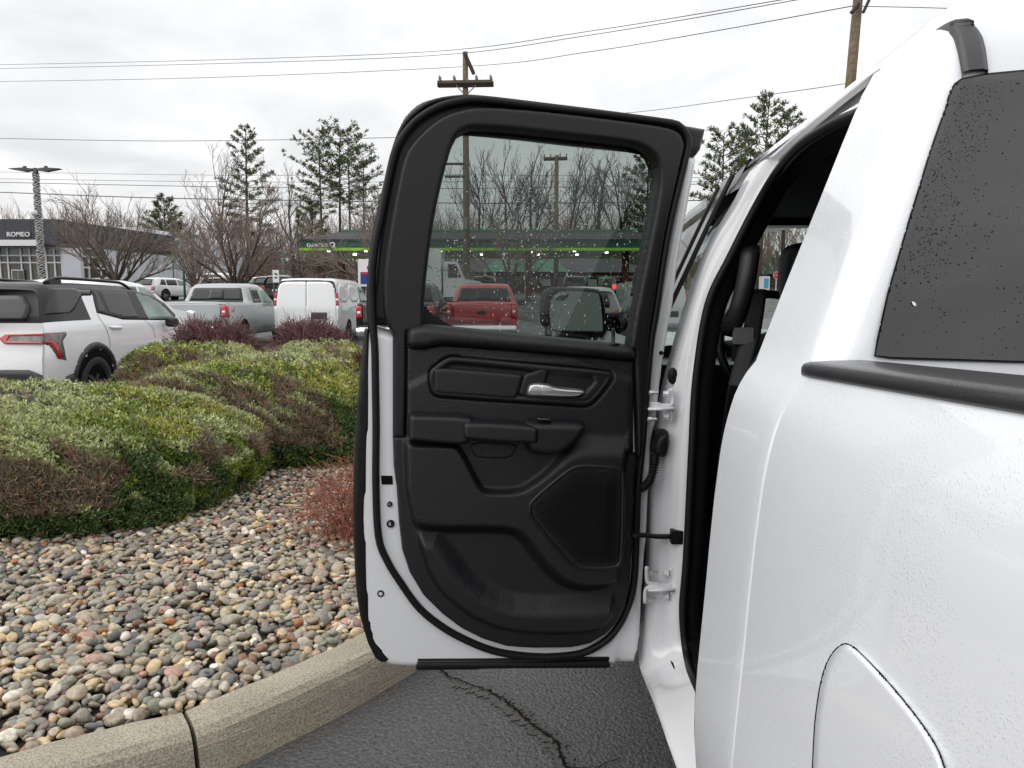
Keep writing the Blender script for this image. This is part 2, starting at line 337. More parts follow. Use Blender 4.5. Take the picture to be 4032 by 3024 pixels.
# island of pebbles behind a concrete kerb
KB = np.array([(-8,-.9),(-5.2,-.4),(-3.6,.45),(-2.4,1.28),(-1.478,1.975),(-1.07,2.225),(-.886,2.40),(-.595,2.767),(-.33,3.25),(-.15,3.9),(-.08,5),(-.08,8),(-.4,10.6),(-1.5,11.7),(-4,11.8),(-4.95,10.8),(-5.05,8.3),(-7,7.7),(-12,7.5),(-14,6),(-14,1),(-11,-.8)])
KP = cr_path(np.concatenate([KB, KB[:1]]), 10)[:-1]
soil = mat('dark_wet_soil', (.028, .024, .020), .9, bump=('noise', 60, 1, .02))
me = mesh_of('pebble_bed', [(x, y, .112) for x, y in KP], [tuple(range(len(KP)))]); bedo = link('pebble_bed', me, None, soil); tag(bedo, kind='structure')
def concrete():
    m = mat('kerb_concrete', (.30, .275, .235), .85, spec=.3); nt = m.node_tree; N = nt.nodes.new; L = nt.links.new; b = nt.nodes['Principled BSDF']; tc = N('ShaderNodeTexCoord')
    n = N('ShaderNodeTexNoise'); n.inputs['Scale'].default_value = 160; n.inputs['Detail'].default_value = 3; L(tc.outputs['Object'], n.inputs['Vector'])
    n2 = N('ShaderNodeTexNoise'); n2.inputs['Scale'].default_value = 5; n2.inputs['Detail'].default_value = 8; L(tc.outputs['Object'], n2.inputs['Vector'])
    mp = N('ShaderNodeMapping'); mp.inputs['Scale'].default_value = (3.5, 3.5, 120); L(tc.outputs['Object'], mp.inputs[0])
    n3 = N('ShaderNodeTexNoise'); n3.inputs['Scale'].default_value = 1.6; n3.inputs['Detail'].default_value = 5; L(mp.outputs[0], n3.inputs['Vector'])
    c1 = N('ShaderNodeValToRGB'); c1.color_ramp.elements[0].position = .38; c1.color_ramp.elements[1].position = .60; c1.color_ramp.elements[0].color = (.255, .22, .172, 1); c1.color_ramp.elements[1].color = (.43, .388, .31, 1); L(n.outputs[0], c1.inputs[0])
    mx = N('ShaderNodeMix'); mx.data_type = 'RGBA'; mx.blend_type = 'MULTIPLY'; mx.inputs['Factor'].default_value = .36; L(c1.outputs[0], mx.inputs['A'])
    c2 = N('ShaderNodeValToRGB'); c2.color_ramp.elements[0].position = .3; c2.color_ramp.elements[1].position = .65; c2.color_ramp.elements[0].color = (.36, .34, .31, 1); c2.color_ramp.elements[1].color = (1.15, 1.13, 1.1, 1)
    ad = N('ShaderNodeMath'); ad.operation = 'MULTIPLY_ADD'; L(n3.outputs[0], ad.inputs[0]); ad.inputs[1].default_value = .6; 
    hf = N('ShaderNodeMath'); hf.operation = 'MULTIPLY'; L(n2.outputs[0], hf.inputs[0]); hf.inputs[1].default_value = .4; L(hf.outputs[0], ad.inputs[2]); L(ad.outputs[0], c2.inputs[0])
    L(c2.outputs[0], mx.inputs['B']); L(mx.outputs['Result'], b.inputs['Base Color'])
    bp = N('ShaderNodeBump'); bp.inputs['Strength'].default_value = .7; bp.inputs['Distance'].default_value = .004; L(n.outputs[0], bp.inputs['Height'])
    b2 = N('ShaderNodeBump'); b2.inputs['Strength'].default_value = .4; b2.inputs['Distance'].default_value = .006; L(n3.outputs[0], b2.inputs['Height']); L(bp.outputs[0], b2.inputs['Normal']); L(b2.outputs[0], b.inputs['Normal'])
    return m
M['concrete'] = concrete()
kerb = empty('kerb', (-1.0, 2.2, 0)); tag(kerb, kind='structure')
def kerbs():
    q = np.concatenate([KP, KP[:1]]); s = np.concatenate([[0], np.cumsum(np.linalg.norm(np.diff(q, axis=0), axis=1))]); tot = s[-1]
    at = lambda u: np.stack([np.interp(u % tot, s, q[:, 0]), np.interp(u % tot, s, q[:, 1])], -1)
    j0 = s[np.argmin(((q - np.array([-1.045, 2.215])) ** 2).sum(1))]
    j0 = min(np.linspace(j0 - .3, j0 + .3, 121), key=lambda u: ((at(u) - np.array([-1.045, 2.218])) ** 2).sum())
    prof = [(-.012,.0),(-.008,.130),(.004,.146),(.03,.151),(.10,.150),(.135,.143),(.158,.125),(.172,.09),(.184,.04),(.196,-.01)]
    n = int(tot // 2.6); Ls = tot / n; rg = np.random.RandomState(4)
    for k in range(n):
        u = np.linspace(j0 + k * Ls + .006, j0 + (k + 1) * Ls - .006, 40); p = at(u); t = (at(u + .02) - at(u - .02)); t /= np.linalg.norm(t, axis=1)[:, None]; nn = np.stack([t[:, 1], -t[:, 0]], -1)
        g = []
        for i in range(len(u)):
            e = min(i, len(u) - 1 - i); sh = [.010, .003, .0][min(e, 2)]
            w = rg.randn(len(prof)) * .0012
            g.append([(p[i, 0] + nn[i, 0] * (a - (sh if a > .1 else 0)), p[i, 1] + nn[i, 1] * (a - (sh if a > .1 else 0)), z - (sh if z > .12 else 0) + w[m_]) for m_, (a, z) in enumerate(prof)])
        v, f = gridf(g); f = [tuple(x) for x in f] + [tuple(range(len(prof)))[::-1], tuple(range(len(v) - len(prof), len(v)))]
        obj('kerb_section', v, f, M['concrete'], kerb, False)
kerbs()
# ---------------------------------------------------------------- pebbles
PAL = [tuple(1.0 * q for q in srgb(*c)) for c in ((134,130,118),(108,106,102),(158,152,138),(182,174,158),(192,170,132),(206,186,148),(218,210,196),(132,100,74),(180,142,128),(88,90,92),(124,102,98),(136,138,122),(164,108,62),(146,134,118),(118,118,118),(170,156,134))]
PW = np.array([18,9,16,10,8,6,4.5,6,4,4,4,6,1.6,16,5,15.]); PW /= PW.sum()
def pebble_mat():
    m = attr_mat('river_stone', .36, .5); nt = m.node_tree; N = nt.nodes.new; L = nt.links.new; b = nt.nodes['Principled BSDF']; a = [x for x in nt.nodes if x.type == 'ATTRIBUTE'][0]
    geo = N('ShaderNodeNewGeometry'); n = N('ShaderNodeTexNoise'); n.inputs['Scale'].default_value = 90; n.inputs['Detail'].default_value = 5; L(geo.outputs['Position'], n.inputs['Vector'])
    cr = N('ShaderNodeValToRGB'); cr.color_ramp.elements[0].position = .3; cr.color_ramp.elements[1].position = .7; cr.color_ramp.elements[0].color = (.62, .6, .58, 1); cr.color_ramp.elements[1].color = (1.22, 1.2, 1.16, 1); L(n.outputs[0], cr.inputs[0])
    mx = N('ShaderNodeMix'); mx.data_type = 'RGBA'; mx.blend_type = 'MULTIPLY'; mx.inputs['Factor'].default_value = .8; L(a.outputs['Color'], mx.inputs['A']); L(cr.outputs[0], mx.inputs['B']); L(mx.outputs['Result'], b.inputs['Base Color'])
    bp = N('ShaderNodeBump'); bp.inputs['Strength'].default_value = .35; bp.inputs['Distance'].default_value = .004; L(n.outputs[0], bp.inputs['Height']); L(bp.outputs[0], b.inputs['Normal'])
    return m
M['pebble'] = pebble_mat()
def ico(sub):
    t = (1 + 5 ** .5) / 2; v = [(-1,t,0),(1,t,0),(-1,-t,0),(1,-t,0),(0,-1,t),(0,1,t),(0,-1,-t),(0,1,-t),(t,0,-1),(t,0,1),(-t,0,-1),(-t,0,1)]
    f = [(0,11,5),(0,5,1),(0,1,7),(0,7,10),(0,10,11),(1,5,9),(5,11,4),(11,10,2),(10,7,6),(7,1,8),(3,9,4),(3,4,2),(3,2,6),(3,6,8),(3,8,9),(4,9,5),(2,4,11),(6,2,10),(8,6,7),(9,8,1)]
    v = [np.array(x) / np.linalg.norm(x) for x in v]
    for _ in range(sub):
        c = {}; nf = []
        def mid(a, b):
            k = (min(a, b), max(a, b))
            if k not in c: p = v[a] + v[b]; v.append(p / np.linalg.norm(p)); c[k] = len(v) - 1
            return c[k]
        for a, b, d in f: x, y, z = mid(a, b), mid(b, d), mid(d, a); nf += [(a, x, z), (b, y, x), (d, z, y), (x, y, z)]
        f = nf
    return np.array(v), np.array(f)
def pebble_shapes(sub, n, seed):
    rg = np.random.RandomState(seed); v0, f = ico(sub); out = []
    for k in range(n):
        v = v0.copy()
        for _ in range(3 + 2 * (k % 3)):                       # flatten a few facets so that stones differ
            d = rg.randn(3); d /= np.linalg.norm(d); c = .68 + .28 * rg.rand(); s = v @ d; m_ = s > c; v[m_] -= np.outer((s[m_] - c) * .8, d)
        q = 1 + .12 * np.sin(v[:, 0] * 2.1 + k) + .1 * np.sin(v[:, 1] * 2.7 + 2 * k); out.append(v * q[:, None])
    return out, f
MOUNDS = [('juniper', -3.45, 5.05, 1.62, 1.28, .70), ('juniper', -2.2, 6.68, 1.18, 1.14, .78), ('juniper', -3.6, 8.4, .98, .66, .86), ('juniper', -2.3, 8.5, .95, .62, .80), ('juniper', -2.55, 9.75, .75, .5, .80)]
def in_mound(x, y, s=1.0):
    r = np.zeros_like(x, bool)
    for _, cx, cy, rx, ry, h in MOUNDS: r |= (np.abs((x - cx) / (rx * s)) ** 2.6 + np.abs((y - cy) / (ry * s)) ** 2.6) < 1
    return r
def pebbles():
    rg = np.random.RandomState(11); pts = []
    for spacing, zoff, frac in ((.0375, 0, 1), (.046, .013, .8)):
        X, Y = np.meshgrid(np.arange(-4.9, 0, spacing), np.arange(.9, 7.2, spacing)); X = X + rg.uniform(-.42, .42, X.shape) * spacing + (np.arange(X.shape[0]) % 2)[:, None] * spacing / 2; Y = Y + rg.uniform(-.42, .42, Y.shape) * spacing
        p = np.stack([X.ravel(), Y.ravel()], -1); p = p[rg.rand(len(p)) < frac]
        s, _ = sdist(KP, p); p = p[s > .012]; p = p[~in_mound(p[:, 0], p[:, 1], .93)]
        z = .118 + zoff + rg.rand(len(p)) * .010
        px, py, f = proj(np.c_[p, z]); ins = (px > -40) & (px < 1460) & (py < 3060); ok = ins if zoff else (f > .3); pts.append(np.c_[p, z, ins][ok])
    pts = np.concatenate(pts); n = len(pts)
    a = .0160 + .0175 * rg.rand(n) ** 1.7; a[rg.rand(n) < .05] *= 1.3
    el = rg.uniform(.55, .92, n); fl = rg.uniform(.36, .64, n); rz = rg.rand(n) * 6.28; tx = rg.randn(n) * .28; ty = rg.randn(n) * .28; ci = rg.choice(len(PAL), n, p=PW)
    pts[:, 2] += a * fl * .55
    order = np.argsort(-(a * 2900 / pts[:, 1]) * pts[:, 3]); near = set(order[:295].tolist())
    S2, f2 = pebble_shapes(2, 5, 1); S1, f1 = pebble_shapes(1, 9, 2); S0, f0_ = pebble_shapes(0, 9, 2)
    meshes = {}
    for i in order[:295]:
        key = (int(rg.randint(5)), int(ci[i]))
        if key not in meshes:
            me = mesh_of('pebble', S2[key[0]], f2, True); set_tint(me, np.array(PAL[key[1]])); me.materials.append(M['pebble']); meshes[key] = me
        o = link('pebble', meshes[key], bedo); o.location = pts[i, :3]; o.rotation_euler = (tx[i], ty[i], rz[i]); o.scale = (a[i], a[i] * el[i], a[i] * fl[i])
    V = []; Fc = []; T = []; nb = 0
    for i in range(n):
        if i in near: continue
        lo_ = (not pts[i, 3]) or pts[i, 1] > 4.4; v = (S0 if lo_ else S1)[i % 9] * np.array([a[i], a[i] * el[i], a[i] * fl[i]]); f_ = f0_ if lo_ else f1; cz, sz = math.cos(rz[i]), math.sin(rz[i])
        v = np.stack([v[:, 0], v[:, 1] * math.cos(tx[i]) - v[:, 2] * math.sin(tx[i]), v[:, 1] * math.sin(tx[i]) + v[:, 2] * math.cos(tx[i])], -1)
        v = np.stack([v[:, 0] * cz - v[:, 1] * sz, v[:, 0] * sz + v[:, 1] * cz, v[:, 2] + v[:, 0] * ty[i]], -1) + pts[i, :3]
        V.append(v); Fc.append(f_ + nb); nb += len(v); c = np.array(PAL[ci[i]]) * rg.uniform(.8, 1.2); T.append(np.repeat(c[None], len(f_), 0))
    me = mesh_of('pebbles', np.concatenate(V), np.concatenate(Fc), True); set_tint(me, np.concatenate(T)); o = link('pebbles', me, bedo, M['pebble']); o['kind'] = 'stuff'
pebbles()
# ---------------------------------------------------------------- clipped junipers
M['leaf'] = attr_mat('juniper_leaf', .6, .35); M['twig'] = attr_mat('twig_bark', .8, .3)
def vnoise(p, s, seed=0):
    """cheap smooth noise in 0..1"""
    q = np.asarray(p) * s; r = np.zeros(len(q)); rg = np.random.RandomState(seed)
    for k in range(5):
        d = rg.randn(3); r += np.sin(q @ d * (1 + .55 * k) + rg.rand() * 6.28) / (1 + .3 * k)
    return .5 + .5 * np.tanh(r * .75)
def sprigs(p, d, ln, wd, nb, spread, rg):
    """fans of narrow blades: p base, d direction -> verts, faces"""
    n = len(p); r = rg.randn(n, nb, 3); dd = d[:, None] + r * spread; dd /= np.linalg.norm(dd, axis=2)[..., None]
    sd = np.cross(dd, rg.randn(n, nb, 3)); sd /= np.linalg.norm(sd, axis=2)[..., None] + 1e-9
    L_ = (ln[:, None] * rg.uniform(.6, 1.15, (n, nb)))[..., None]; b = p[:, None] + dd * L_ * .0
    w = wd[:, None, None]
    v = np.stack([b - sd * w * .3, b + dd * L_ * .55 + sd * w, b + dd * L_, b + dd * L_ * .55 - sd * w], 2).reshape(-1, 3)
    return v, np.arange(len(v)).reshape(-1, 4)
def mound_surface(cx, cy, rx, ry, h, n, rg, inset=0.0, z0=.12):
    th = rg.rand(n) * 2 * math.pi; ph = np.arcsin(rg.rand(n) ** .8) ; pw = lambda t, e: np.sign(t) * np.abs(t) ** e
    e1, e2 = .62, .55
    c = np.cos(ph) ** e2; x = rx * c * pw(np.cos(th), 2 / 2.6); y = ry * c * pw(np.sin(th), 2 / 2.6); z = h * np.sin(ph) ** e1
    return x, y, z, th, ph
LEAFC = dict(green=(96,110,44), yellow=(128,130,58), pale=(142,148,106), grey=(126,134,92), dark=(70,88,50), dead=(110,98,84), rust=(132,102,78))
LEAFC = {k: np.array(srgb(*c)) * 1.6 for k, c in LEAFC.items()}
JLAB = ['long clipped juniper mound at the front left, browned along its side', 'clipped juniper mound beside the open door, bare brown hollow on its left', 'low green juniper mound right in front of the white car with the black roof', 'flat juniper top behind the browned mound, under the dark red bushes', 'farthest small juniper mound between the dark red bushes and the door']
def juniper(k, cx, cy, rx, ry, h, dens):
    rg = np.random.RandomState(100 + k); n = int(dens * (math.pi * rx * ry + 4.2 * (rx + ry) * h * .5))
    t = empty('juniper_bush', (cx, cy, .11)); tag(t, JLAB[k], 'juniper', 'clipped junipers on the pebble island')
    # dark inner mass
    U = np.linspace(0, math.pi / 2, 14); A = np.linspace(0, 2 * math.pi, 49); pw = lambda t_, e: np.sign(t_) * np.abs(t_) ** e
    def surf(x_, y_, z_):
        q = np.stack([x_, y_, z_], -1); w = vnoise(q + np.array([cx, cy, 0]), 2.2, 5); return 1 + .12 * (w - .5), .07 * (w - .4)
    def point(th, ph, s):
        c = np.cos(ph) ** .56; x = rx * c * pw(np.cos(th), 2 / 2.6); y = ry * c * pw(np.sin(th), 2 / 2.6); z = h * np.sin(ph) ** .72
        a, b = surf(x, y, z); w2 = vnoise(np.stack([x + cx, y + cy, z], -1), 9, 6) - .5; a = a + .035 * w2; b = b + .06 * w2; return np.stack([cx + x * a * s, cy + y * a * s, .10 + z * s + b * (z / h)], -1)
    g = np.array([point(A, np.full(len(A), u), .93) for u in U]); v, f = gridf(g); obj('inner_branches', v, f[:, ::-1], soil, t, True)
    th = rg.rand(n) * 2 * math.pi; ph = np.arcsin(np.clip(rg.rand(n) ** .9, 0, 1)); 
    p = point(th, ph, 1.0); e = .02; dth = point(th + e, ph, 1.) - p; dph = point(th, np.clip(ph + e, 0, math.pi / 2), 1.) - p
    nr = np.cross(dth, dph); ln = np.linalg.norm(nr, axis=1)[:, None]; nr = np.where(ln > 1e-9, nr / (ln + 1e-12), [0, 0, 1.0]); nr[(nr * (p - np.array([cx, cy, .1]))).sum(1) < 0] *= -1
    # weight by area so that the sprigs are even
    wgt = ln[:, 0]; keep = rg.rand(n) < np.clip(wgt / np.percentile(wgt, 60), .25, 1); vis = ((CAM - p) * nr).sum(1) > -.25; keep &= vis | (rg.rand(n) < .12)
    p, nr = p[keep], nr[keep]; m = len(p)
    p = p - nr * rg.rand(m)[:, None] * .05
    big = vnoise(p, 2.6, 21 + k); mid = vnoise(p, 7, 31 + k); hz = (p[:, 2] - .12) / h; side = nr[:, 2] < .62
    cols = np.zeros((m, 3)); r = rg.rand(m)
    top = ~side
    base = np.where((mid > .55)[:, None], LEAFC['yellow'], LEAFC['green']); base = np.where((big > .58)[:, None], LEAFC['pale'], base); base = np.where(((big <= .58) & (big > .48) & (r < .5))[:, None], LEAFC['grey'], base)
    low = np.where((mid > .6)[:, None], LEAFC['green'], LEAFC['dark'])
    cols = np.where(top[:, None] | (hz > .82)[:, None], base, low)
    deadz = side & (hz > .22 + .12 * mid) & (hz < .90) & (vnoise(p, 3.1, 41 + k) > (.10 if k < 2 else .6))
    spot = top & (vnoise(p, 4.5, 51 + k) > .93)
    if k == 1: deadz |= (p[:, 0] < cx - .05) & (p[:, 1] < cy - .2) & (hz > .45) & (hz < .97) & side
    dead = (deadz & (r < .86)) | (spot & (r < .8)) | (r > .975)
    cols = np.where(dead[:, None], np.where((rg.rand(m) < .12)[:, None], LEAFC['rust'], LEAFC['dead']), cols)
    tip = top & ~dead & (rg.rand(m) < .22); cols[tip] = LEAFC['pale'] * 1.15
    cols *= rg.uniform(.7, 1.3, (m, 1))
    d = nr * .75 + np.array([0, 0, .55]) + rg.randn(m, 3) * .3; d /= np.linalg.norm(d, axis=1)[:, None]
    d[dead] = d[dead] * .5 + np.array([0, 0, .6])
    ln = np.where(dead, .050, .025) * rg.uniform(.7, 1.4, m) * (1 + .03 * cy); wd = np.where(dead, .0024, .0042) * (1 + .05 * cy)
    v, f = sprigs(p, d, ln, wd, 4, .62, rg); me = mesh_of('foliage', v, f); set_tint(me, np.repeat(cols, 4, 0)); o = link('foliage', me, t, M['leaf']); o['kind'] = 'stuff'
for k, (nm, cx, cy, rx, ry, h) in enumerate(MOUNDS): juniper(k, cx, cy, rx, ry, h, [8200, 7400, 5000, 4400, 3800][k])
# ---------------------------------------------------------------- barberries
def barberry(k, c, rx, ry, h, n, col, label, sub=5, thick=.0035, droop=.2):
    rg = np.random.RandomState(200 + k); t = empty('barberry_bush', c); tag(t, label, 'bush', 'bare barberry bushes on the pebble island')
    V = []; Fc = []; T = []; nb = 0
    def strips(a, b, r0, r1):
        """three-sided tapering twigs a->b"""
        nonlocal nb
        d = b - a; d /= np.linalg.norm(d, axis=1)[:, None] + 1e-9; s = np.cross(d, rg.randn(len(a), 3)); s /= np.linalg.norm(s, axis=1)[:, None]; u = np.cross(d, s)
        ring = [s, -.5 * s + .87 * u, -.5 * s - .87 * u]
        v = np.stack([a + q * r0 for q in ring] + [b + q * r1 for q in ring], 1).reshape(-1, 3); i = np.arange(len(a))[:, None] * 6 + nb
        f = np.concatenate([i + np.array([[0, 1, 4, 3]]), i + np.array([[1, 2, 5, 4]]), i + np.array([[2, 0, 3, 5]])], 1).reshape(-1, 4)
        V.append(v); Fc.append(f); nb += len(v); T.append(np.repeat(np.array(col) * rg.uniform(.55, 1.5, (len(a), 1)), 3, 0))
    th = rg.rand(n) * 2 * math.pi; ph = np.arcsin(rg.rand(n) ** .75); q = np.stack([rx * np.cos(ph) * np.cos(th), ry * np.cos(ph) * np.sin(th), h * np.sin(ph)], -1) * rg.uniform(.74, 1.0, (n, 1))
    q *= (1 + .14 * (vnoise(q + c, 5, k) - .5))[:, None]
    a = np.array(c) + rg.randn(n, 3) * np.array([rx * .22, ry * .22, .0]); b = np.array(c) + q; m1 = a * .5 + b * .5 + np.array([0, 0, h * .16]) + rg.randn(n, 3) * .03
    strips(a, m1, thick * 1.5, thick); strips(m1, b, thick, thick * .6)
    for _ in range(sub):
        s = rg.rand(n, 1) * .75 + .25; o = m1 * (1 - s) + b * s; d = (b - m1) * .12 + rg.randn(n, 3) * .06 + np.array([0, 0, .02]); strips(o, o + d, thick * .8, thick * .4)
    me = mesh_of('twigs', np.concatenate(V), np.concatenate(Fc)); set_tint(me, np.concatenate(T)); o = link('twigs', me, t, M['twig']); o['kind'] = 'stuff'
PURP = srgb(122, 90, 90)
barberry(0, (-4.15, 10.2, .11), .88, .6, 1.12, 2300, PURP, 'wide dark red leafless bush in front of the silver pickup truck', 7, .006)
barberry(1, (-2.98, 10.9, .11), .78, .5, 1.12, 2000, PURP, 'dark red leafless bush in front of the white van', 7, .006)
barberry(2, (-1.17, 6.9, .11), .50, .45, 1.0, 1800, srgb(96, 62, 60), 'tall dark red leafless bush half hidden by the open door', 5, .0045)
barberry(3, (-.88, 4.0, .11), .42, .34, .50, 170, srgb(150, 100, 82), 'low sparse rusty twiggy shrub on the pebbles beside the open door', 6, .0022)
def leaf_bits():
    rg = np.random.RandomState(31); p = np.stack([rg.uniform(-3.2, -.2, 900), rg.uniform(1.9, 6, 900)], -1); s, _ = sdist(KP, p); im = in_mound(p[:, 0], p[:, 1], 1.12) & ~in_mound(p[:, 0], p[:, 1], .95)
    p = p[((s > .02) & (s < .12) & (rg.rand(900) < .25)) | (im & (rg.rand(900) < .5)) | ((s > .02) & ~in_mound(p[:, 0], p[:, 1], 1.0) & (rg.rand(900) < .05))]; p = np.c_[p, np.full(len(p), .158)]
    d = rg.randn(len(p), 3) * [1, 1, .25]; d /= np.linalg.norm(d, axis=1)[:, None]; v, f = sprigs(p, d, rg.uniform(.02, .045, len(p)), rg.uniform(.003, .009, len(p)), 2, .5, rg); me = mesh_of('dead_leaf_litter', v, f); c = np.array(srgb(138, 92, 58)) * rg.uniform(.5, 1.3, (len(p), 1)); set_tint(me, np.repeat(c, 2, 0)); o = link('dead_leaf_litter', me, bedo, M['twig']); o['kind'] = 'stuff'
leaf_bits()
# litter on the stones
M['deadleaf'] = mat('dry_leaf', srgb(150, 95, 55), .8)
def dead_twig(px, py, label):
    rg = np.random.RandomState(5); c = PZ(px, py, .155); t = empty('fallen_sprig', tuple(c)); tag(t, label, 'twig')
    e = PZ(px + 105, py + 55, .158); mb = MB(); mb.tube([c, (c + e) / 2 + np.array([0, 0, .006]), e], .0016, 5); mb.build('stem', M['deadleaf'], t)
    n = 90; s = rg.rand(n) ** .6; p = c + (e - c) * s[:, None]; d = (e - c) / np.linalg.norm(e - c) * .7 + rg.randn(n, 3) * np.array([.7, .7, .25]); d /= np.linalg.norm(d, axis=1)[:, None]
    v, f = sprigs(p, d, np.full(n, .022), np.full(n, .0016), 3, .3, rg); obj('dry_needles', v, f, M['deadleaf'], t)
dead_twig(205, 2462, 'rust brown dry conifer sprig lying on the pebbles at the left')
for i, (px, py, lab) in enumerate(((470,2415,'thin dark twig of wood lying across the pebbles'),)):
    c = PZ(px - 80, py, .158); e = PZ(px + 30, py - 8, .16); mb = MB(); mb.tube([c, (c + e) / 2 + np.array([0, 0, .004]), e], .003, 6); tag(mb.build('stick', mat('wet_bark', srgb(60, 42, 34), .7)), lab, 'stick')
# ================================================================ the white pickup truck at the right
M['pane_tint'] = glass('privacy_glass', (.34, .39, .365))
M['pane_dark'] = glass('dark_privacy_glass', (.05, .055, .06), ior=1.95)
M['pane_clear'] = glass('clear_glass', (.82, .88, .85))
m = bpy.data.materials.new('rain_water'); m.use_nodes = True; b = m.node_tree.nodes['Principled BSDF']
b.inputs['Transmission Weight'].default_value = 1; b.inputs['IOR'].default_value = 1.33; b.inputs['Roughness'].default_value = 0; b.inputs['Base Color'].default_value = (1, 1, 1, 1)
M['water'] = m
M['gloss_black'] = mat('gloss_black', (.012, .012, .013), .06, spec=.6)
M['frit'] = mat('ceramic_edge_black', (.012, .012, .013), .12, spec=.6)
M['mirror'] = mat('mirror_glass', (.13, .145, .135), .04, metal=1.0)

truck = empty('pickup_truck', (1.36, 1.5, 0))
tag(truck, 'white crew pickup truck wet with rain, near rear door swung wide open, filling the right', 'pickup truck')

XP = np.array([(.45,.338),(.55,.325),(.66,.313),(.76,.307),(.85,.311),(.954,.318),(1.10,.327),(1.20,.336),(1.26,.346),(1.30,.358),(1.33,.374),(1.353,.392),
               (1.442,.430),(1.524,.467),(1.616,.508),(1.732,.561),(1.799,.593),(1.831,.613),(1.866,.640),(1.893,.670),(1.916,.700),(1.941,.742),(1.966,.80),(1.990,.90),(2.01,1.10),(2.018,1.34)])
_zz = np.linspace(.45, 1.36, 400); _sm = cr_path(XP[:12], 12)
def Xp(z):
    return np.where(np.asarray(z) < 1.353, np.interp(z, _sm[:, 0], _sm[:, 1]), np.interp(z, XP[:, 0], XP[:, 1]))
def yrear(z):
    return np.interp(z, [1.0,1.31,1.36,1.45,1.55,1.65,1.75,1.80,1.831,1.866,1.893,1.916,1.941,1.966,1.99,2.01,2.018],
                        [.93,.932,.945,.965,.99,1.02,1.055,1.075,1.092,1.12,1.15,1.185,1.24,1.33,1.5,1.8,2.1])
def ydoor(z):
    return np.interp(z, [.45,.66,1.28,1.353,1.442,1.524,1.616,1.732,1.799,1.831], [1.17,1.17,1.17,1.18,1.20,1.22,1.24,1.27,1.29,1.30])
def drop(y, z):
    y = np.asarray(y, float); return -(np.clip(y - 1.25, 0, 2) * .075 + .17 * np.clip(y - 1.95, 0, 2) ** 2) * np.clip((np.asarray(z) - 1.5) / .4, 0, 1)
XC = 1.36
def build_cab():
    zs = np.concatenate([np.linspace(.62, 1.2, 9), np.linspace(1.225, 1.353, 8), np.linspace(1.39, 1.831, 12), np.linspace(1.84, 1.941, 12), [1.953, 1.966, 1.978, 1.99, 2.0, 2.01, 2.018]])
    k0 = int(np.where(np.isclose(zs, 1.831))[0][0]); n1, n2, nc, nb = 10, 6, 7, 8
    V = []; idx = -np.ones((len(zs), n1 + n2 + nc + nb), int); n = 0
    for i, z in enumerate(zs):
        x = float(Xp(z)); yr = float(yrear(z)); yd = float(ydoor(z)) if z <= 1.831 else 1.30 + (z - 1.831) * .6
        rc = .006 + .049 * float(sstep(1.30, 1.40, z)); yr = yr + .035 * (1 - float(sstep(1.29, 1.345, z)))
        row = []
        if i >= k0:
            for y in np.linspace(3.0 - max(0, z - 1.94) * 1.2, yd, n1, endpoint=False): row.append((x, y, z + float(drop(y, z))))
        else: row += [None] * n1
        yd = max(yd, yr + rc + .02)
        for y in np.linspace(yd, yr + rc, n2, endpoint=False): row.append((x, y, z + float(drop(y, z)) * (1 if z > 1.831 else 0)))
        for a in np.linspace(0, math.pi / 2, nc, endpoint=False): row.append((x + rc * (1 - math.cos(a)), yr + rc * (1 - math.sin(a)), z))
        for xx in np.linspace(x + rc, XC, nb): row.append((xx, yr, z))
        for j, p in enumerate(row):
            if p is not None: V.append(p); idx[i, j] = n; n += 1
    f = []
    for i in range(len(zs) - 1):
        for j in range(idx.shape[1] - 1):
            q = (idx[i, j], idx[i, j + 1], idx[i + 1, j + 1], idx[i + 1, j])
            if min(q) >= 0: f.append(q)
    V = np.array(V); a = len(V)
    V2 = V.copy(); V2[:, 0] = 2 * XC - V2[:, 0]
    f2 = [tuple(a + k for k in q[::-1]) for q in f]
    obj('cab', np.concatenate([V, V2]), f + f2, M['white'], truck, True)
build_cab()
def BS(px, py, off=0.0):
    """pixel -> point on the body side, off metres proud of it"""
    px = np.asarray(px, float); py = np.asarray(py, float); x = np.full(px.shape, .325)
    for _ in range(12):
        p = PX(px, py, x); x = Xp(np.clip(p[..., 2], .45, 1.36)) - off
    return PX(px, py, x)
# bed side with wheel arch
mb = MB()
zs = np.concatenate([np.linspace(.45, 1.2, 22), np.linspace(1.22, 1.350, 10)]); ys = np.linspace(.962, .30, 14)
mb.grid([[(float(Xp(z)), y, z + .036 * min(max(0, .97 - y), .8) * max(0, (z - 1.2) / .15)) for z in zs] for y in ys])
mb.grid([[(float(Xp(z)) + d, .962 + d * .5, z) for z in zs] for d in (.03, .008, .002, 0)])      # rolled front edge of the bed side
bed = mb.build('bed_side', M['white'], truck, True)
ang = np.linspace(0, math.pi, 24)
arch = [(.30, .45), (.30, 1.347), (-1.5, 1.347), (-1.5, .5), (-.80, .5)] + [(-.26 - .52 * math.cos(a), .42 + .5 * math.sin(a)) for a in ang] 
relief('bed_side_rear', arch, .04, lambda u, v, d: u * 0, lambda u, v, h: np.stack([Xp(v), u, v], -1), M['white'], truck)
mb = MB(); mb.box((.44, -1.48, .55), (.47, .90, 1.33)); mb.box((.40, .90, .55), (2.32, .94, 1.25)); mb.box((.40, -1.48, .62), (2.32, .92, .66)); mb.box((2.33, -1.48, .5), (2.38, .95, 1.345)); mb.box((.40, -1.5, .55), (2.32, -1.45, 1.34))
mb.build('bed_box', M['plastic'], truck)
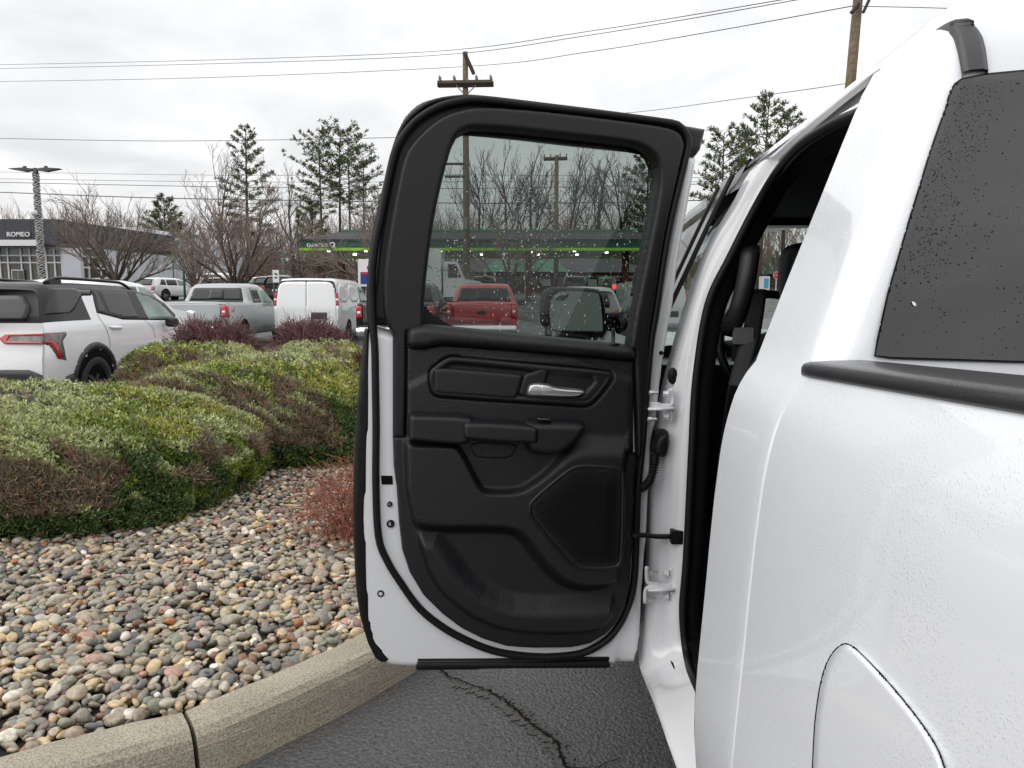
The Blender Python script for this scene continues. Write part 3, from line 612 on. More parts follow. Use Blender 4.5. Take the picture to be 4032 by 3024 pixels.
# rail cap
rise = lambda y: .036 * min(max(0, .97 - y), .8)
prof = [(.389,1.348),(.3845,1.351),(.3840,1.356),(.3845,1.362),(.3875,1.366),(.396,1.369),(.415,1.371),(.45,1.372),(.475,1.370),(.482,1.362),(.482,1.33)]
g = []
for y, s, dz in [(1.012,.02,-.01),(1.008,.45,-.005),(.998,.75,-.002),(.98,.95,0),(.95,1,0)] + [(q, 1, 0) for q in np.linspace(.85, -1.5, 14)]:
    c = (.43, 1.345); g.append([(c[0] + (x - c[0]) * s + (.0 if s > .9 else .0), y, c[1] + (z - c[1]) * s + dz + rise(y)) for x, z in prof])
v, f = gridf(g); obj('bed_rail_cap', v, f, M['wet_black'], truck, True)
# fuel filler door
FD = np.array([(3200,3060),(3204,2950),(3212,2817),(3236,2666),(3266,2588),(3302,2546),(3332,2533),(3374,2558),(3483,2672),(3579,2786),(3651,2883),(3694,2955),(3718,3024),(3726,3070)])
FDb = np.concatenate([FD, [(3740,3400),(3700,3460),(3600,3480),(3300,3480),(3215,3450),(3195,3350)]])
FDb = chaikin(FDb, 3)
cen = FDb.mean(0); 
obj_fd = empty('fuel_door', (0, 0, 0)); obj_fd.parent = truck; obj_fd.matrix_parent_inverse = Matrix.Translation((-1.36, -1.5, 0))
def grow(poly, d):
    poly = np.asarray(poly, float); t = np.roll(poly, -1, 0) - np.roll(poly, 1, 0); t /= np.linalg.norm(t, axis=1)[:, None]
    nrm = np.stack([t[:, 1], -t[:, 0]], -1); a = .5 * np.sum(poly[:, 0] * np.roll(poly[:, 1], -1) - np.roll(poly[:, 0], -1) * poly[:, 1])
    return poly + nrm * d * (1 if a > 0 else -1)
relief('gap', grow(FDb, 5), 6, lambda u, v, d: .0006 + 0 * u, lambda u, v, h: BS(u, v, h), M['void'], obj_fd)
relief('flap', FDb, 8, lambda u, v, d: .001 + .0055 * np.sqrt(np.clip(1 - (1 - np.clip(d / 26, 0, 1)) ** 2, 0, 1)), lambda u, v, h: BS(u, v, h), M['white'], obj_fd)
# rear glass with its rubber edge
RG = np.array([(3448,1399),(3461,1331),(3502,1150),(3585,865),(3666,600),(3731,416),(3744,365),(3762,334),(3789,314),(3880,296),(4032,282),(4400,262),(4900,262),(4900,1440),(4032,1421),(3511,1405)])
from mathutils.bvhtree import BVHTree
_cab = [o for o in bpy.data.objects if o.name == 'cab'][0].data
CABT = BVHTree.FromPolygons([v_.co for v_ in _cab.vertices], [tuple(p_.vertices) for p_ in _cab.polygons])
def on_cab(px, py, off=.004):
    d = Vector(ray(px, py)).normalized(); h = CABT.ray_cast(Vector(CAM), d)
    if h[0] is None: return None
    n = h[1] if h[1].dot(d) < 0 else -h[1]; return np.array(h[0] + n * off)
def RB(u, v, h):
    out = []
    for a_, b_, c_ in zip(u, v, np.broadcast_to(h, np.shape(u))):
        d = Vector(ray(a_, b_)).normalized(); q = CABT.ray_cast(Vector(CAM), d)
        out.append(np.array(q[0] - d * c_ * 1.3) if q[0] is not None else P(a_, b_, 1.02))
    return np.array(out)
relief('rear_window_seal', grow(RG, 8), 9, lambda u, v, d: .004 + 0 * u, RB, M['rubber'], truck)
relief('rear_window', RG, 12, lambda u, v, d: .0065 + 0 * u, RB, M['pane_dark'], truck)
relief('rear_window_backing', RG, 40, lambda u, v, d: .0052 + 0 * u, RB, M['void'], truck)
# a dab of paint chip on the glass
relief('white_speck', chaikin([(3588,1188),(3596,1203),(3608,1206),(3608,1196),(3598,1187)], 1), 4, lambda u, v, d: .008 + 0 * u, RB, M['white_dry'], truck)
# roof ditch moulding, bending down over the back of the roof
def roof_line(x): return [(x, y, float(np.interp(x, XP[:, 1], XP[:, 0])) + float(drop(y, 1.9)) - .009 - .05 * (y - 1.25)) for y in np.linspace(2.4, 1.25, 8)]
L1 = [on_cab(*q) for q in ((3722,112),(3740,124),(3756,145),(3768,185),(3778,235),(3786,300))]; R1 = [on_cab(*q) for q in ((3800,100),(3830,120),(3854,156),(3864,190),(3871,225),(3879,292))]
L1 = [q for q in L1 if q is not None]; R1 = [q for q in R1 if q is not None]; nn_ = min(len(L1), len(R1)); L1, R1 = L1[-nn_:], R1[-nn_:]
L1 = cr_path([np.array(q) for q in roof_line(L1[0][0] - .004)] + L1, 5); R1 = cr_path([np.array(q) for q in roof_line(R1[0][0])] + R1, 5)
g = [[a + np.array([0, 0, -.012]), a + np.array([-.001, -.003, .002]), a * .75 + b * .25 + np.array([-.001, -.005, .004]), a * .25 + b * .75 + np.array([0, -.005, .004]), b + np.array([0, -.003, .002]), b + np.array([0, 0, -.012])] for a, b in zip(L1, R1)]
v, f = gridf(g); obj('roof_moulding', v, f, M['wet_black'], truck, True)
# door aperture: roof rail, B pillar and sill in one pressed frame
O_ = [(.613,1.28,1.833),(.613,1.45,1.818),(.613,1.62,1.803),(.612,1.76,1.785),P(2984,653,1.86),P(2900,800,1.92),P(2770,1033,1.95),P(2640,1450,1.95),P(2570,1800,1.95),P(2556,2200,1.95),P(2538,2450,1.94),P(2528,2640,1.90),(.336,1.6,.5),(.336,1.2,.5),(.336,.98,.5)]
I_ = [PX(3382,445,.585),PX(3278,490,.585),PX(3142,576,.585),P(3052,680,1.72),P(2975,807,1.80),P(2871,1010,1.84),P(2783,1200,1.86),P(2736,1489,1.87),P(2718,1800,1.87),P(2698,2200,1.87),P(2683,2400,1.87),P(2700,2580,1.84),(.425,1.6,.565),(.425,1.2,.565),(.425,.98,.565)]
O_ = cr_path([np.array(p, float) for p in O_], 6); I_ = cr_path([np.array(p, float) for p in I_], 6)
g = []
for k_, (o_, i_) in enumerate(zip(O_, I_)):
    w = i_ - o_; rc_ = np.array([.030, 0, .006]) * float(1 - sstep(17, 27, k_))
    g.append([o_ + np.array([0, .05, -.0]), o_ + np.array([.0, .012, 0]), o_, o_ + w * .12 + rc_ * .7 + np.array([-.003, -.010, 0]), o_ + w * .38 + rc_ + np.array([-.002, -.016, 0]), o_ + w * .45 + rc_ * .8 + np.array([.002, -.008, 0]), o_ + w * .7 + np.array([0, -.014, 0]), o_ + w * .92 + np.array([0, -.010, 0]), i_, i_ + np.array([.01, .03, 0])])
v, f = gridf(g); obj('door_aperture', v, f, M['white_dry'], truck, True)
mb = MB(); mb.tube(I_ + np.array([.002, -.008, 0]), .011, 8); mb.build('aperture_seal', M['rubber'], truck, True)
T_ = [[i_ + np.array([.006, .004, 0]), i_ + np.array([.03, .012, -.0]), i_ + np.array([.055, .03, -.012]), i_ + np.array([.075, .10, -.02])] for i_ in I_]
v, f = gridf(T_); obj('pillar_trim', v, f, M['darkcloth'], truck, True)
# inner lip and rubber of the rear edge of the aperture
zz = np.linspace(.62, 1.831, 50)
mb = MB(); mb.tube([(float(Xp(z)) + .016, float(ydoor(z)) + .012, z) for z in zz], .011, 6); mb.build('rear_aperture_seal', M['rubber'], truck, True)
v, f = gridf([[(float(Xp(z)) + a, float(ydoor(z)) + b_, z) for a, b_ in ((0.0, 0), (.012, .006), (.09, .02), (.16, -.06))] for z in zz]); obj('quarter_trim', v, f, M['darkcloth'], truck, True)
# cabin lining, dash, seat, belt, wheel
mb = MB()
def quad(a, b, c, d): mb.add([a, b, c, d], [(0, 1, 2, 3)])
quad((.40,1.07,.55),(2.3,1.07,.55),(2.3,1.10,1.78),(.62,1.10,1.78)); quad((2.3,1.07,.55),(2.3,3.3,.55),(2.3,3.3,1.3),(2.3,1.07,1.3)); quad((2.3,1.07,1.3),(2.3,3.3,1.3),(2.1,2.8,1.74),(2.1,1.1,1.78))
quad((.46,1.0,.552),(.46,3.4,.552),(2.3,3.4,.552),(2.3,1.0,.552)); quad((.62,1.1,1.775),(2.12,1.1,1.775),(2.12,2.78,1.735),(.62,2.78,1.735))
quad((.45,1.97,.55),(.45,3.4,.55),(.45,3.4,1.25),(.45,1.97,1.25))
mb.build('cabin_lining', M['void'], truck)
mb = MB(); mb.box((.46, 2.95, .6), (2.28, 3.6, 1.19)); mb.box((.64, 2.70, 1.715), (2.1, 2.80, 1.74)); mb.build('dashboard', M['plastic'], truck)
th = np.linspace(0, 2 * math.pi, 33)
mb = MB(); mb.tube([(.93 + .19 * math.cos(a), 2.62 + .06 * math.sin(a), 1.285 + .185 * math.sin(a)) for a in th], .016, 8); mb.box((.85, 2.62, 1.24), (1.01, 2.66, 1.33)); mb.box((.74, 2.62, 1.27), (1.12, 2.645, 1.30))
mb.build('steering_wheel', M['leather2'], truck, True)
def cushion(name, c, s, parent, mm, p=4, tilt=0):
    u = np.linspace(-math.pi / 2, math.pi / 2, 13); w = np.linspace(-math.pi, math.pi, 25); g = []
    pw = lambda t: np.sign(t) * np.abs(t) ** (2 / p)
    for a in u: g.append([(c[0] + s[0] * pw(math.cos(a)) * pw(math.cos(t)), c[1] + s[1] * pw(math.cos(a)) * pw(math.sin(t)) - tilt * s[2] * pw(math.sin(a)), c[2] + s[2] * pw(math.sin(a))) for t in w])
    v, f = gridf(g); return obj(name, v, f, mm, parent, True)
seat = cushion('seat_back', (.86, 2.12, .98), (.25, .075, .40), truck, M['darkcloth'], 4, .25); cushion('headrest', (.83, 2.02, 1.52), (.10, .055, .085), truck, M['leather2'], 4)
# grab handle on the pillar
hp = cr_path([P(2960,985,1.86), P(2952,1010,1.80), P(2942,1080,1.78), P(2925,1160,1.78), P(2905,1230,1.79), P(2880,1285,1.82), P(2868,1300,1.87)], 5)
mb = MB(); mb.tube(hp, .021, 8, flat=(1.1, .8)); mb.build('grab_handle', M['plastic'], truck, True)
bp = cr_path([P(2985,1140,1.9), P(2970,1250,1.85), P(2955,1330,1.8), P(2930,1420,1.76), P(2905,1520,1.7)], 4)
mb = MB(); mb.tube(bp, .022, 6, flat=(1.0, .12)); mb.build('seat_belt', M['darkcloth'], truck, True)
mb = MB(); a = P(2925,1322,1.80); mb.box(a - np.array([.022, .012, .02]), a + np.array([.022, .012, .02])); mb.build('belt_buckle', M['silver'], truck)
a = P(2915,1375,1.81); mb = MB(); mb.box(a - np.array([.018, .010, .03]), a + np.array([.018, .010, .03])); mb.build('belt_guide', M['plastic'], truck)
# windscreen, front door, fender, bonnet, front wheel
obj('windscreen', [(.62,2.80,1.73),(2.1,2.80,1.73),(2.24,3.55,1.2),(.48,3.55,1.2)], [(0,1,2,3)], M['pane_clear'], truck)
mb = MB(); mb.tube(cr_path(np.array([(.63, 2.72, 1.665), (.55, 3.15, 1.47), (.44, 3.55, 1.24)]), 4), .035, 8); mb.build('windscreen_pillar', M['white'], truck, True); mb = MB(); mb.tube(cr_path(np.array([(2.09, 2.72, 1.665), (2.17, 3.15, 1.47), (2.28, 3.55, 1.24)]), 4), .035, 8); mb.build('windscreen_pillar', M['white'], truck, True)
fd = empty('front_door', (0, 0, 0)); fd.parent = truck; fd.matrix_parent_inverse = Matrix.Translation((-1.36, -1.5, 0))
ys = np.linspace(1.985, 2.98, 10); zs = np.concatenate([np.linspace(.5, 1.2, 12), np.linspace(1.22, 1.33, 6)])
v, f = gridf([[(float(Xp(z)), y, z) for z in zs] for y in ys]); obj('door_skin', v, f, M['white'], fd, True)
ys = np.linspace(2.09, 2.86, 12)
def front_top(y): return np.interp(y, [1.9, 2.2, 2.5, 2.75, 2.98], [1.775, 1.755, 1.715, 1.62, 1.36])
v, f = gridf([[(float(Xp(1.32 + (front_top(y) - 1.32) * t)) + .006, y, 1.32 + (front_top(y) - 1.32) * t) for t in np.linspace(0, 1, 8)] for y in ys]); obj('window', v, f, M['pane_tint'], fd, True)
v, f = gridf([[(float(Xp(1.31 + (front_top(y) - 1.30) * t)) - .002, y, 1.31 + (front_top(y) - 1.30) * t) for t in np.linspace(0, 1, 8)] for y in (1.99, 2.085)]); obj('pillar_cover', v, f, M['gloss_black'], fd, True)
mb = MB(); mb.tube([(float(Xp(z)) - .002, 1.986, z) for z in np.linspace(1.0, 1.775, 14)], .007, 6); mb.tube([(float(Xp(z)) - .002, 2.09, z) for z in np.linspace(1.3, 1.76, 10)], .006, 6); mb.build('window_channel', M['rubber'], fd, True)
vt = cr_path([P(2998,599,1.90), P(2939,650,2.03), P(2853,740,2.22), P(2717,852,2.52), P(2560,985,2.85)], 5)
g = [[p + np.array([.02, 0, .012]), p, p + np.array([-.022, 0, -.018]), p + np.array([-.028, .0, -.05 * min(1, .25 + k / 6)])] for k, p in enumerate(vt)]
v, f = gridf(g); obj('rain_visor', v, f, M['wet_black'], fd, True)
ys = np.linspace(3.0, 4.95, 8); zs = np.linspace(.72, 1.19, 10)
v, f = gridf([[(float(Xp(z)) + max(0, y - 4.2) * .45, y, z) for z in zs] for y in ys]); obj('front_fender', v, f, M['white'], truck, True)
v, f = gridf([[(1.36 + (x - 1.36) * (1 - max(0, y - 4.2) * .2), y, 1.20 + .08 * math.sin(math.pi * (x - .34) / 2.04) - max(0, y - 4.3) * .1) for x in np.linspace(.345, 2.375, 12)] for y in np.linspace(3.35, 5.0, 8)]); obj('bonnet', v, f, M['white'], truck, True)
v, f = gridf([[(x, 5.0 + .08 * math.sin(math.pi * (x - .5) / 1.72), z) for x in np.linspace(.5, 2.22, 10)] for z in (.45, 1.22)]); obj('front_grille', v, f, M['plastic'], truck)
v, f = gridf([[(2.385, y, z) for z in (.5, 1.3)] for y in (1.0, 4.9)]); obj('far_side', v, f, M['white'], truck)
def wheel(parent, c, R=.40, w=.27, name='wheel', rimc=None, r_rim=.25, side=-1):
    e = empty(name, c, parent=parent); e['local'] = 1
    if not parent.get('local'): e.matrix_parent_inverse = parent_world(parent).inverted()
    v, f = lathe([(r_rim*.96,-w/2+.02),(r_rim+.02,-w/2),(R-.04,-w/2),(R-.012,-w/2+.03),(R,-w/4),(R,w/4),(R-.012,w/2-.03),(R-.04,w/2),(r_rim+.02,w/2),(r_rim*.96,w/2-.02)], 32, 'x'); obj('tyre', v, f, M['tyre'], e, True)
    mb = MB(); v, f = lathe([(r_rim, -w/2+.03), (r_rim*.97, side*w/2*.2), (.06, side*w/2*.25), (.0, side*w/2*.25)] if side > 0 else [(r_rim, w/2-.03), (r_rim*.97, side*w/2*.2), (.06, side*w/2*.25), (0, side*w/2*.25)], 32, 'x'); mb.add(v, f)
    for k in range(5):
        a = k * 2 * math.pi / 5; d = np.array([0, math.cos(a), math.sin(a)]); t = np.array([0, -math.sin(a), math.cos(a)]); x = np.array([side * w * .40, 0, 0])
        mb.add([x - t*.035 + d*.03, x + t*.035 + d*.03, x + t*.025 + d*r_rim*.98, x - t*.025 + d*r_rim*.98, x*.5 - t*.035 + d*.03, x*.5 + t*.035 + d*.03, x*.5 + t*.025 + d*r_rim*.98, x*.5 - t*.025 + d*r_rim*.98], [(0,1,2,3),(0,4,5,1),(1,5,6,2),(2,6,7,3),(3,7,4,0)])
    mb.build('rim', rimc or M['steel'], e)
    return e
for c in [(.47, -.26, .41), (.47, 4.0, .41), (2.25, -.26, .41), (2.25, 4.0, .41)]: wheel(truck, c, side=-1 if c[0] < 1 else 1)
# underbody so that no daylight shows below the sill
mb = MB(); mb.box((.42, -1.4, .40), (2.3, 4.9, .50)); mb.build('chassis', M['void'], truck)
# door mirror
mr = empty('door_mirror', (0, 0, 0)); mr.parent = truck; mr.matrix_parent_inverse = Matrix.Translation((-1.36, -1.5, 0))
MO = chaikin([(2127,1253),(2130,1165),(2146,1138),(2177,1128),(2346,1134),(2369,1149),(2378,1180),(2386,1234),(2380,1303),(2365,1326),(2346,1332),(2161,1303),(2138,1288)], 2)
MI = chaikin([(2163,1218),(2167,1176),(2184,1153),(2215,1145),(2349,1151),(2357,1168),(2367,1295),(2353,1318),(2177,1297),(2165,1280)], 2)
fm = lambda Y: (lambda u, v, h: P(u, v, np.full(np.shape(u), Y)) + np.stack([0 * h, -h, 0 * h], -1))
relief('housing', MO, 8, rnd_edge(.03, 22), fm(2.95), M['plastic'], mr, skirt=.13)
relief('mirror_glass', MI, 10, lambda u, v, d: .033 + (v - 1145) * .00032, fm(2.95), M['mirror'], mr)
relief('spot_mirror', chaikin([(2168,1190),(2186,1160),(2216,1150),(2240,1152),(2240,1180),(2232,1205),(2215,1216),(2170,1216)], 2), 6, rnd_edge(.008, 30), fm(2.912), M['mirror'], mr)
mb = MB(); mb.box((.30, 2.93, 1.30), (.40, 3.03, 1.37)); mb.build('mirror_arm', M['plastic'], mr)

# ================================================================ the open rear door (a part of the truck)
dp0 = P(1400, 1500, 1.80); dp1 = P(2560, 1500, 1.90)
DN = np.array([dp1[1] - dp0[1], -(dp1[0] - dp0[0]), 0]); DN /= np.linalg.norm(DN)
if DN[1] > 0: DN = -DN
def D(px, py, off=0.0): return PPL(px, py, dp0 + DN * off, DN)
def dm_(off): return lambda u, v, h: D(u, v, off) + DN * np.asarray(h)[..., None]
door = empty('rear_door', tuple(D(2540, 2600, 0))); door.parent = truck; door.matrix_parent_inverse = Matrix.Translation((-1.36, -1.5, 0))
door['label'] = 'open rear door showing its black inner panel and tinted window'
LEFT = [(1433,1295),(1436,1240),(1440,1230),(1422,1411),(1404,1592),(1392,1803),(1387,1983),(1388,2116),(1399,2330),(1414,2433),(1442,2531),(1472,2592),(1503,2614)]
SHELL = [(1470,1285),(1436,1300)] + LEFT[3:] + [(1533,2628),(1590,2634),(1637,2635),(2010,2631),(2403,2627),(2510,2626),(2516,2600),(2526,2570),(2534,2513),(2543,2330),(2552,2200),(2559,2134),(2570,1917),(2581,1736),(2597,1670),(2613,1525),(2624,1435),(2650,1272),(2663,1218),(2685,1028),(2718,838),(2761,610),(2690,600),(2540,1410),(1640,1330)]
def h_shell(u, v, d):
    h = -.035 * (1 - np.clip(d / 30, 0, 1)) ** 2
    h = h + .012 * sstep(0, 20, 2520 + (1750 - v) * .10 - u)          # pressed step towards the hinge side
    return h
relief('door_shell', SHELL, 12, h_shell, dm_(0), M['white_dry'], door, skirt=.07)
OUTF = [(1433,1300),(1442,1209),(1459,1123),(1470,997),(1493,837),(1522,694),(1551,568),(1573,487),(1602,436),(1648,396),(1705,376),(1760,373),(1839,378),(2142,407),(2522,458),(2788,495),(2793,506),(2766,610),(2700,612),(2560,1300)]
WIN = [(1673,1202),(1679,1082),(1692,974),(1708,865),(1730,757),(1757,648),(1774,589),(1787,556),(1806,529),(1833,513),(1871,506),(2034,518),(2251,543),(2468,567),(2522,581),(2566,610),(2585,654),(2590,703),(2585,757),(2555,920),(2522,1082),(2495,1218),(2462,1356),(2399,1358),(1860,1310),(1772,1278),(1712,1242)]
WIN_S = WIN[:]
WBIG = grow(np.array([(1669,1300)] + WIN[1:22] + [(2470,1372)]), 10)
relief('outer_frame', chaikin(OUTF, 1), 10, lambda u, v, d: -.03 * (1 - np.clip(d / 26, 0, 1)) ** 2, dm_(.0), M['plastic'], door, holes=[WBIG], skirt=.05)
# rubber edging down the trailing edge and along the bottom
EDGE = [(1462,1285),(1433,1295)] + LEFT[3:] + [(1530,2608),(1556,2592),(1533,2576),(1484,2513),(1463,2421),(1455,2250),(1447,2060),(1444,2045),(1452,1900),(1462,1600)]
relief('edge_rubber', EDGE, 9, lambda u, v, d: .010 * np.sqrt(np.clip(1 - (1 - np.clip(d / 22, 0, 1)) ** 2, 0, 1)) - .02 * (1 - np.clip(d / 9, 0, 1)), dm_(.004), M['rubber'], door)
for nm, pl, o_ in (('bottom_seal', [(1640,2600),(1637,2637),(2020,2632),(2403,2628),(2400,2596)], .008), ('bottom_trim', [(1638,2583),(1640,2604),(2400,2600),(2404,2574)], .004)):
    relief(nm, pl, 7, rnd_edge(.012, 14), dm_(o_), M['rubber'], door, skirt=.012)
# weatherstrip loop
SEAL = [(1470,1300),(1464,1123),(1476,980),(1504,837),(1538,665),(1566,573),(1630,484),(1716,426),(1806,400),(1900,394),(2142,423),(2414,455),(2631,484),(2676,500),(2702,532),(2709,570),(2700,615),(2672,730),(2635,893),(2607,1055),(2584,1218),(2566,1320),(2553,1441),(2539,1622),(2526,1773),(2510,1953),(2503,2177),(2496,2290),(2480,2365),(2448,2442),(2404,2504),(2336,2552),(2262,2577),(2143,2586),(2021,2577),(1928,2557),(1836,2520),(1745,2470),(1653,2396),(1580,2298),(1524,2207),(1490,2110),(1480,1903),(1481,1682),(1478,1480),(1476,1380)]
sp = cr_path(np.array(SEAL + SEAL[:1], float), 4)
mb = MB(); mb.tube(D(sp[:, 0], sp[:, 1], .016), .0105, 8, cap=False, flat=(1.15, .9)); mb.build('weatherstrip', M['rubber'], door, True)
sp2 = cr_path(np.array([(1458,1300),(1452,1180),(1464,990),(1496,820),(1528,690),(1556,575),(1600,480),(1690,408),(1800,385),(1900,386),(2142,414),(2414,448),(2650,480)], float), 4)
mb = MB(); mb.tube(D(sp2[:, 0], sp2[:, 1], .006), .006, 6); mb.build('drip_bead', M['rubber'], door, True)
# window surround trim
SURR = [(1546,1724),(1546,1327),(1537,1302),(1516,1266),(1508,1200),(1510,1083),(1522,980),(1539,866),(1562,740),(1585,636),(1608,579),(1671,510),(1740,459),(1808,436),(1871,424),(1980,427),(2142,440),(2414,472),(2604,499),(2652,513),(2680,534),(2693,578),(2685,610),(2658,730),(2620,893),(2593,1055),(2571,1218),(2552,1320),(2549,1441),(2537,1622),(2513,1780),(2500,1790),(2480,1400),(1610,1340),(1598,1724)]
SH = [(1669,1330),(1669,1206)] + WIN[1:22] + [(2462,1356),(2458,1420)]
outer = np.array(SURR[:31] + [(2500,1800),(1598,1800)])
relief('window_surround', np.concatenate([[(1546,1724),(1546,1327)], chaikin(SURR[1:30], 2, False)[1:], [(2534,1640),(2524,1800),(2500,1800),(2488,1380),(1605,1310),(1600,1724)]]), 7,
       lambda u, v, d: .018 * np.sqrt(np.clip(1 - (1 - np.clip(d / 16, 0, 1)) ** 2, 0, 1)), dm_(.014), M['plastic'], door, holes=[np.concatenate([[(1669,1400)], chaikin([(1669,1206)] + WIN[1:22], 2, False), [(2458,1440)]])], skirt=.03)
# pane, its channel, and rain on it
GL = [(1669,1206)] + WIN[1:22] + [(2462,1372),(2399,1372),(1860,1315),(1772,1278),(1712,1242)]
relief('window_pane', grow(np.array(GL), 6), 20, lambda u, v, d: 0 * u, dm_(-.030), M['pane_tint'], door)
relief('pane_edge_band', [(1780,545),(1806,520),(1833,505),(1871,498),(2034,510),(2251,535),(2468,559),(2530,575),(2572,604),(2592,640),(2586,622),(2468,600),(2251,578),(2034,553),(1900,540),(1815,533)], 6, lambda u, v, d: 0 * u, dm_(-.027), M['frit'], door)
relief('lower_channel', [(1660,1400),(1660,1196),(1672,1204),(1712,1242),(1772,1279),(1850,1306),(1850,1400)], 8, lambda u, v, d: .002 + 0 * u, dm_(-.026), M['rubber'], door)
GP = np.array(GL)
def drops(name, poly, n, mapf, rpx, parent, dens=None, seed=1, squash=.45, stretch=1.25, DN=None, sc=None, mm=None):
    DN = globals()['DN'] if DN is None else DN; sc = sc or 1.87
    rg = np.random.RandomState(seed); lo, hi = poly.min(0), poly.max(0); V = []; Fc = []; k = 0
    th = np.arange(7) * 2 * math.pi / 7; lat = [(.0, 1.0), (.55, .8), (.9, .35), (1.0, -.05), (.0, -.06)]
    while k < n:
        p = lo + rg.rand(600, 2) * (hi - lo); s, _ = sdist(poly, p); ok = s > 8
        if dens is not None: ok &= rg.rand(600) < dens(p[:, 0], p[:, 1])
        for q in p[ok]:
            if k >= n: break
            r = rpx * (.35 + .9 * rg.rand() ** 3.0); e = stretch * (.8 + .5 * rg.rand())
            base = len(V); c = mapf(np.array([q[0]]), np.array([q[1]]), np.array([0.0]))[0]; s_ = r / F * sc
            V.append(c + DN * s_ * squash)
            for rr, hh in lat[1:4]:
                for a in th: V.append(c + DN * s_ * squash * hh + s_ * rr * (np.array([math.cos(a), 0, 0]) + np.array([0, 0, math.sin(a) * e])))
            V.append(c - DN * s_ * .03)
            for j in range(7):
                j2 = (j + 1) % 7; Fc.append((base, base + 1 + j, base + 1 + j2))
                for l in range(2):
                    a0 = base + 1 + 7 * l; Fc.append((a0 + j, a0 + 7 + j, a0 + 7 + j2)); Fc.append((a0 + j, a0 + 7 + j2, a0 + j2))
                Fc.append((base + 15 + j, base + 22, base + 15 + j2))
            k += 1
    o = obj(name, V, np.array(Fc), mm or M['water'], parent, True); o['kind'] = 'stuff'; return o
def dens(u, v):
    d = .12 + .9 * sstep(640, 800, v) * (1 - .55 * sstep(950, 1150, v))
    return d * (.35 + .65 * (np.sin(u * .021) * np.sin(u * .0083 + 1) > -.15)) + .6 * (u > 2480) * (v > 700)
drops('raindrops', GP, 1500, dm_(-.0285), 3.1, door, dens, 3)
def rdens(u, v): return .06 + .95 * sstep(230, 40, u - (3450 + (1400 - v) * .33)) * sstep(1250, 1000, v) + .12 * (np.sin(v * .013 + u * .02) > .2)
drops('rear_window_raindrops', np.array([(3470,1390),(3510,1150),(3670,600),(3735,420),(3760,345),(3800,330),(4060,300),(4060,1410)]), 1000, (lambda u, v, h: RB(u, v, h + .0068)), 3.0, truck, rdens, 5, .3, 1.1, DN=np.array([0, -.96, .28]), sc=1.05, mm=mat('water_on_dark_glass', (.022, .022, .025), .08, spec=.25))
def capmap(u, v, h):
    k = v - .5; x = .382 + .05 * k * 1.0; z = 1.362 + .029 * np.sin(np.clip((k - .0) * 1.6, 0, 1.57)); return np.stack([x, u, z], -1)
drops('rail_raindrops', np.array([(.40,.5),(.99,.5),(.99,1.5),(.40,1.5)]) * np.array([1, 1.0]), 0, capmap, 1, truck) if False else None
# main trim panel with its pressed relief
TP = [(1600,1366),(1675,1368),(1736,1354),(1953,1370),(2254,1394),(2498,1418),(2497,1785),(2511,1786),(2503,1933),(2491,2177),(2482,2318),(2467,2391),(2436,2452),(2387,2501),(2326,2537),(2253,2553),(2113,2556),(1997,2549),(1899,2519),(1814,2476),(1741,2421),(1667,2348),(1612,2257),(1582,2165),(1570,2055),(1561,1921),(1549,1833),(1546,1718),(1597,1716)]
MPk = chaikin([(1560,1700),(1597,1738),(1780,1740),(1814,1760),(1886,1905),(1910,1923),(2019,1923),(2073,1905),(2206,1803),(2248,1782),(2290,1776),(2560,1785),(2600,1300),(1540,1300)], 1)
LBk = chaikin([(1600,2040),(1700,2062),(1900,2062),(2010,2066),(2065,2100),(2130,2190),(2200,2262),(2265,2290),(2340,2290),(2520,2250),(2520,2700),(1500,2700),(1590,2200)], 1)
LPk = chaikin([(1700,2090),(1771,2165),(1838,2263),(1930,2336),(2052,2372),(2326,2366),(2520,2350),(2520,2750),(1450,2750),(1450,2090)], 1)
LIk = chaikin([(1600,1400),(1590,1872),(1615,2000),(1643,2116),(1692,2269),(1777,2366),(1899,2446),(2021,2479),(2160,2488),(2296,2485),(2375,2461),(2412,2409),(2428,2299),(2445,2100),(2452,1780),(2490,1770),(2490,1400)], 1)
INSk = chaikin([(1684,1501),(1688,1459),(1712,1435),(1760,1402),(1796,1399),(2133,1432),(2399,1456),(2417,1471),(2411,1501),(2344,1586),(2308,1604),(2254,1601),(1736,1568),(1700,1556)], 1)
def h_panel(u, v, d):
    p = np.stack([u, v], -1); s1 = sdist(MPk, p)[0]; s2 = sdist(LBk, p)[0]; s3 = sdist(LPk, p)[0]; s4 = sdist(LIk, p)[0]; s5 = sdist(INSk, p)[0]
    wide = 8 + 70 * sstep(2120, 2320, u) * sstep(1600, 1700, v)
    h = .012 + .030 * sstep(wide, -14, s1)
    h -= .040 * sstep(-18, 40, s2)
    h += .034 * sstep(-40, 46, s3) * sstep(-40, 30, s2)
    h = .004 + (h - .004) * sstep(-8, 22, s4)
    h -= .010 * sstep(-4, 10, s5) 
    return h - .014 * (1 - np.clip(d / 10, 0, 1)) ** 2
relief('trim_panel', TP, 6, h_panel, dm_(.028), M['leather'], door, skirt=.02)
# upper bolster
BOL = chaikin([(1600,1288),(1663,1276),(1700,1277),(2050,1314),(2399,1348),(2477,1357),(2498,1381),(2498,1425),(2254,1399),(1953,1375),(1736,1358),(1706,1366),(1675,1374),(1600,1374)], 1)
relief('upper_bolster', BOL, 7, lambda u, v, d: .034 * np.sqrt(np.clip(1 - (1 - np.clip(d / 34, 0, 1)) ** 2, 0, 1)), dm_(.026), M['leather'], door, skirt=.03)
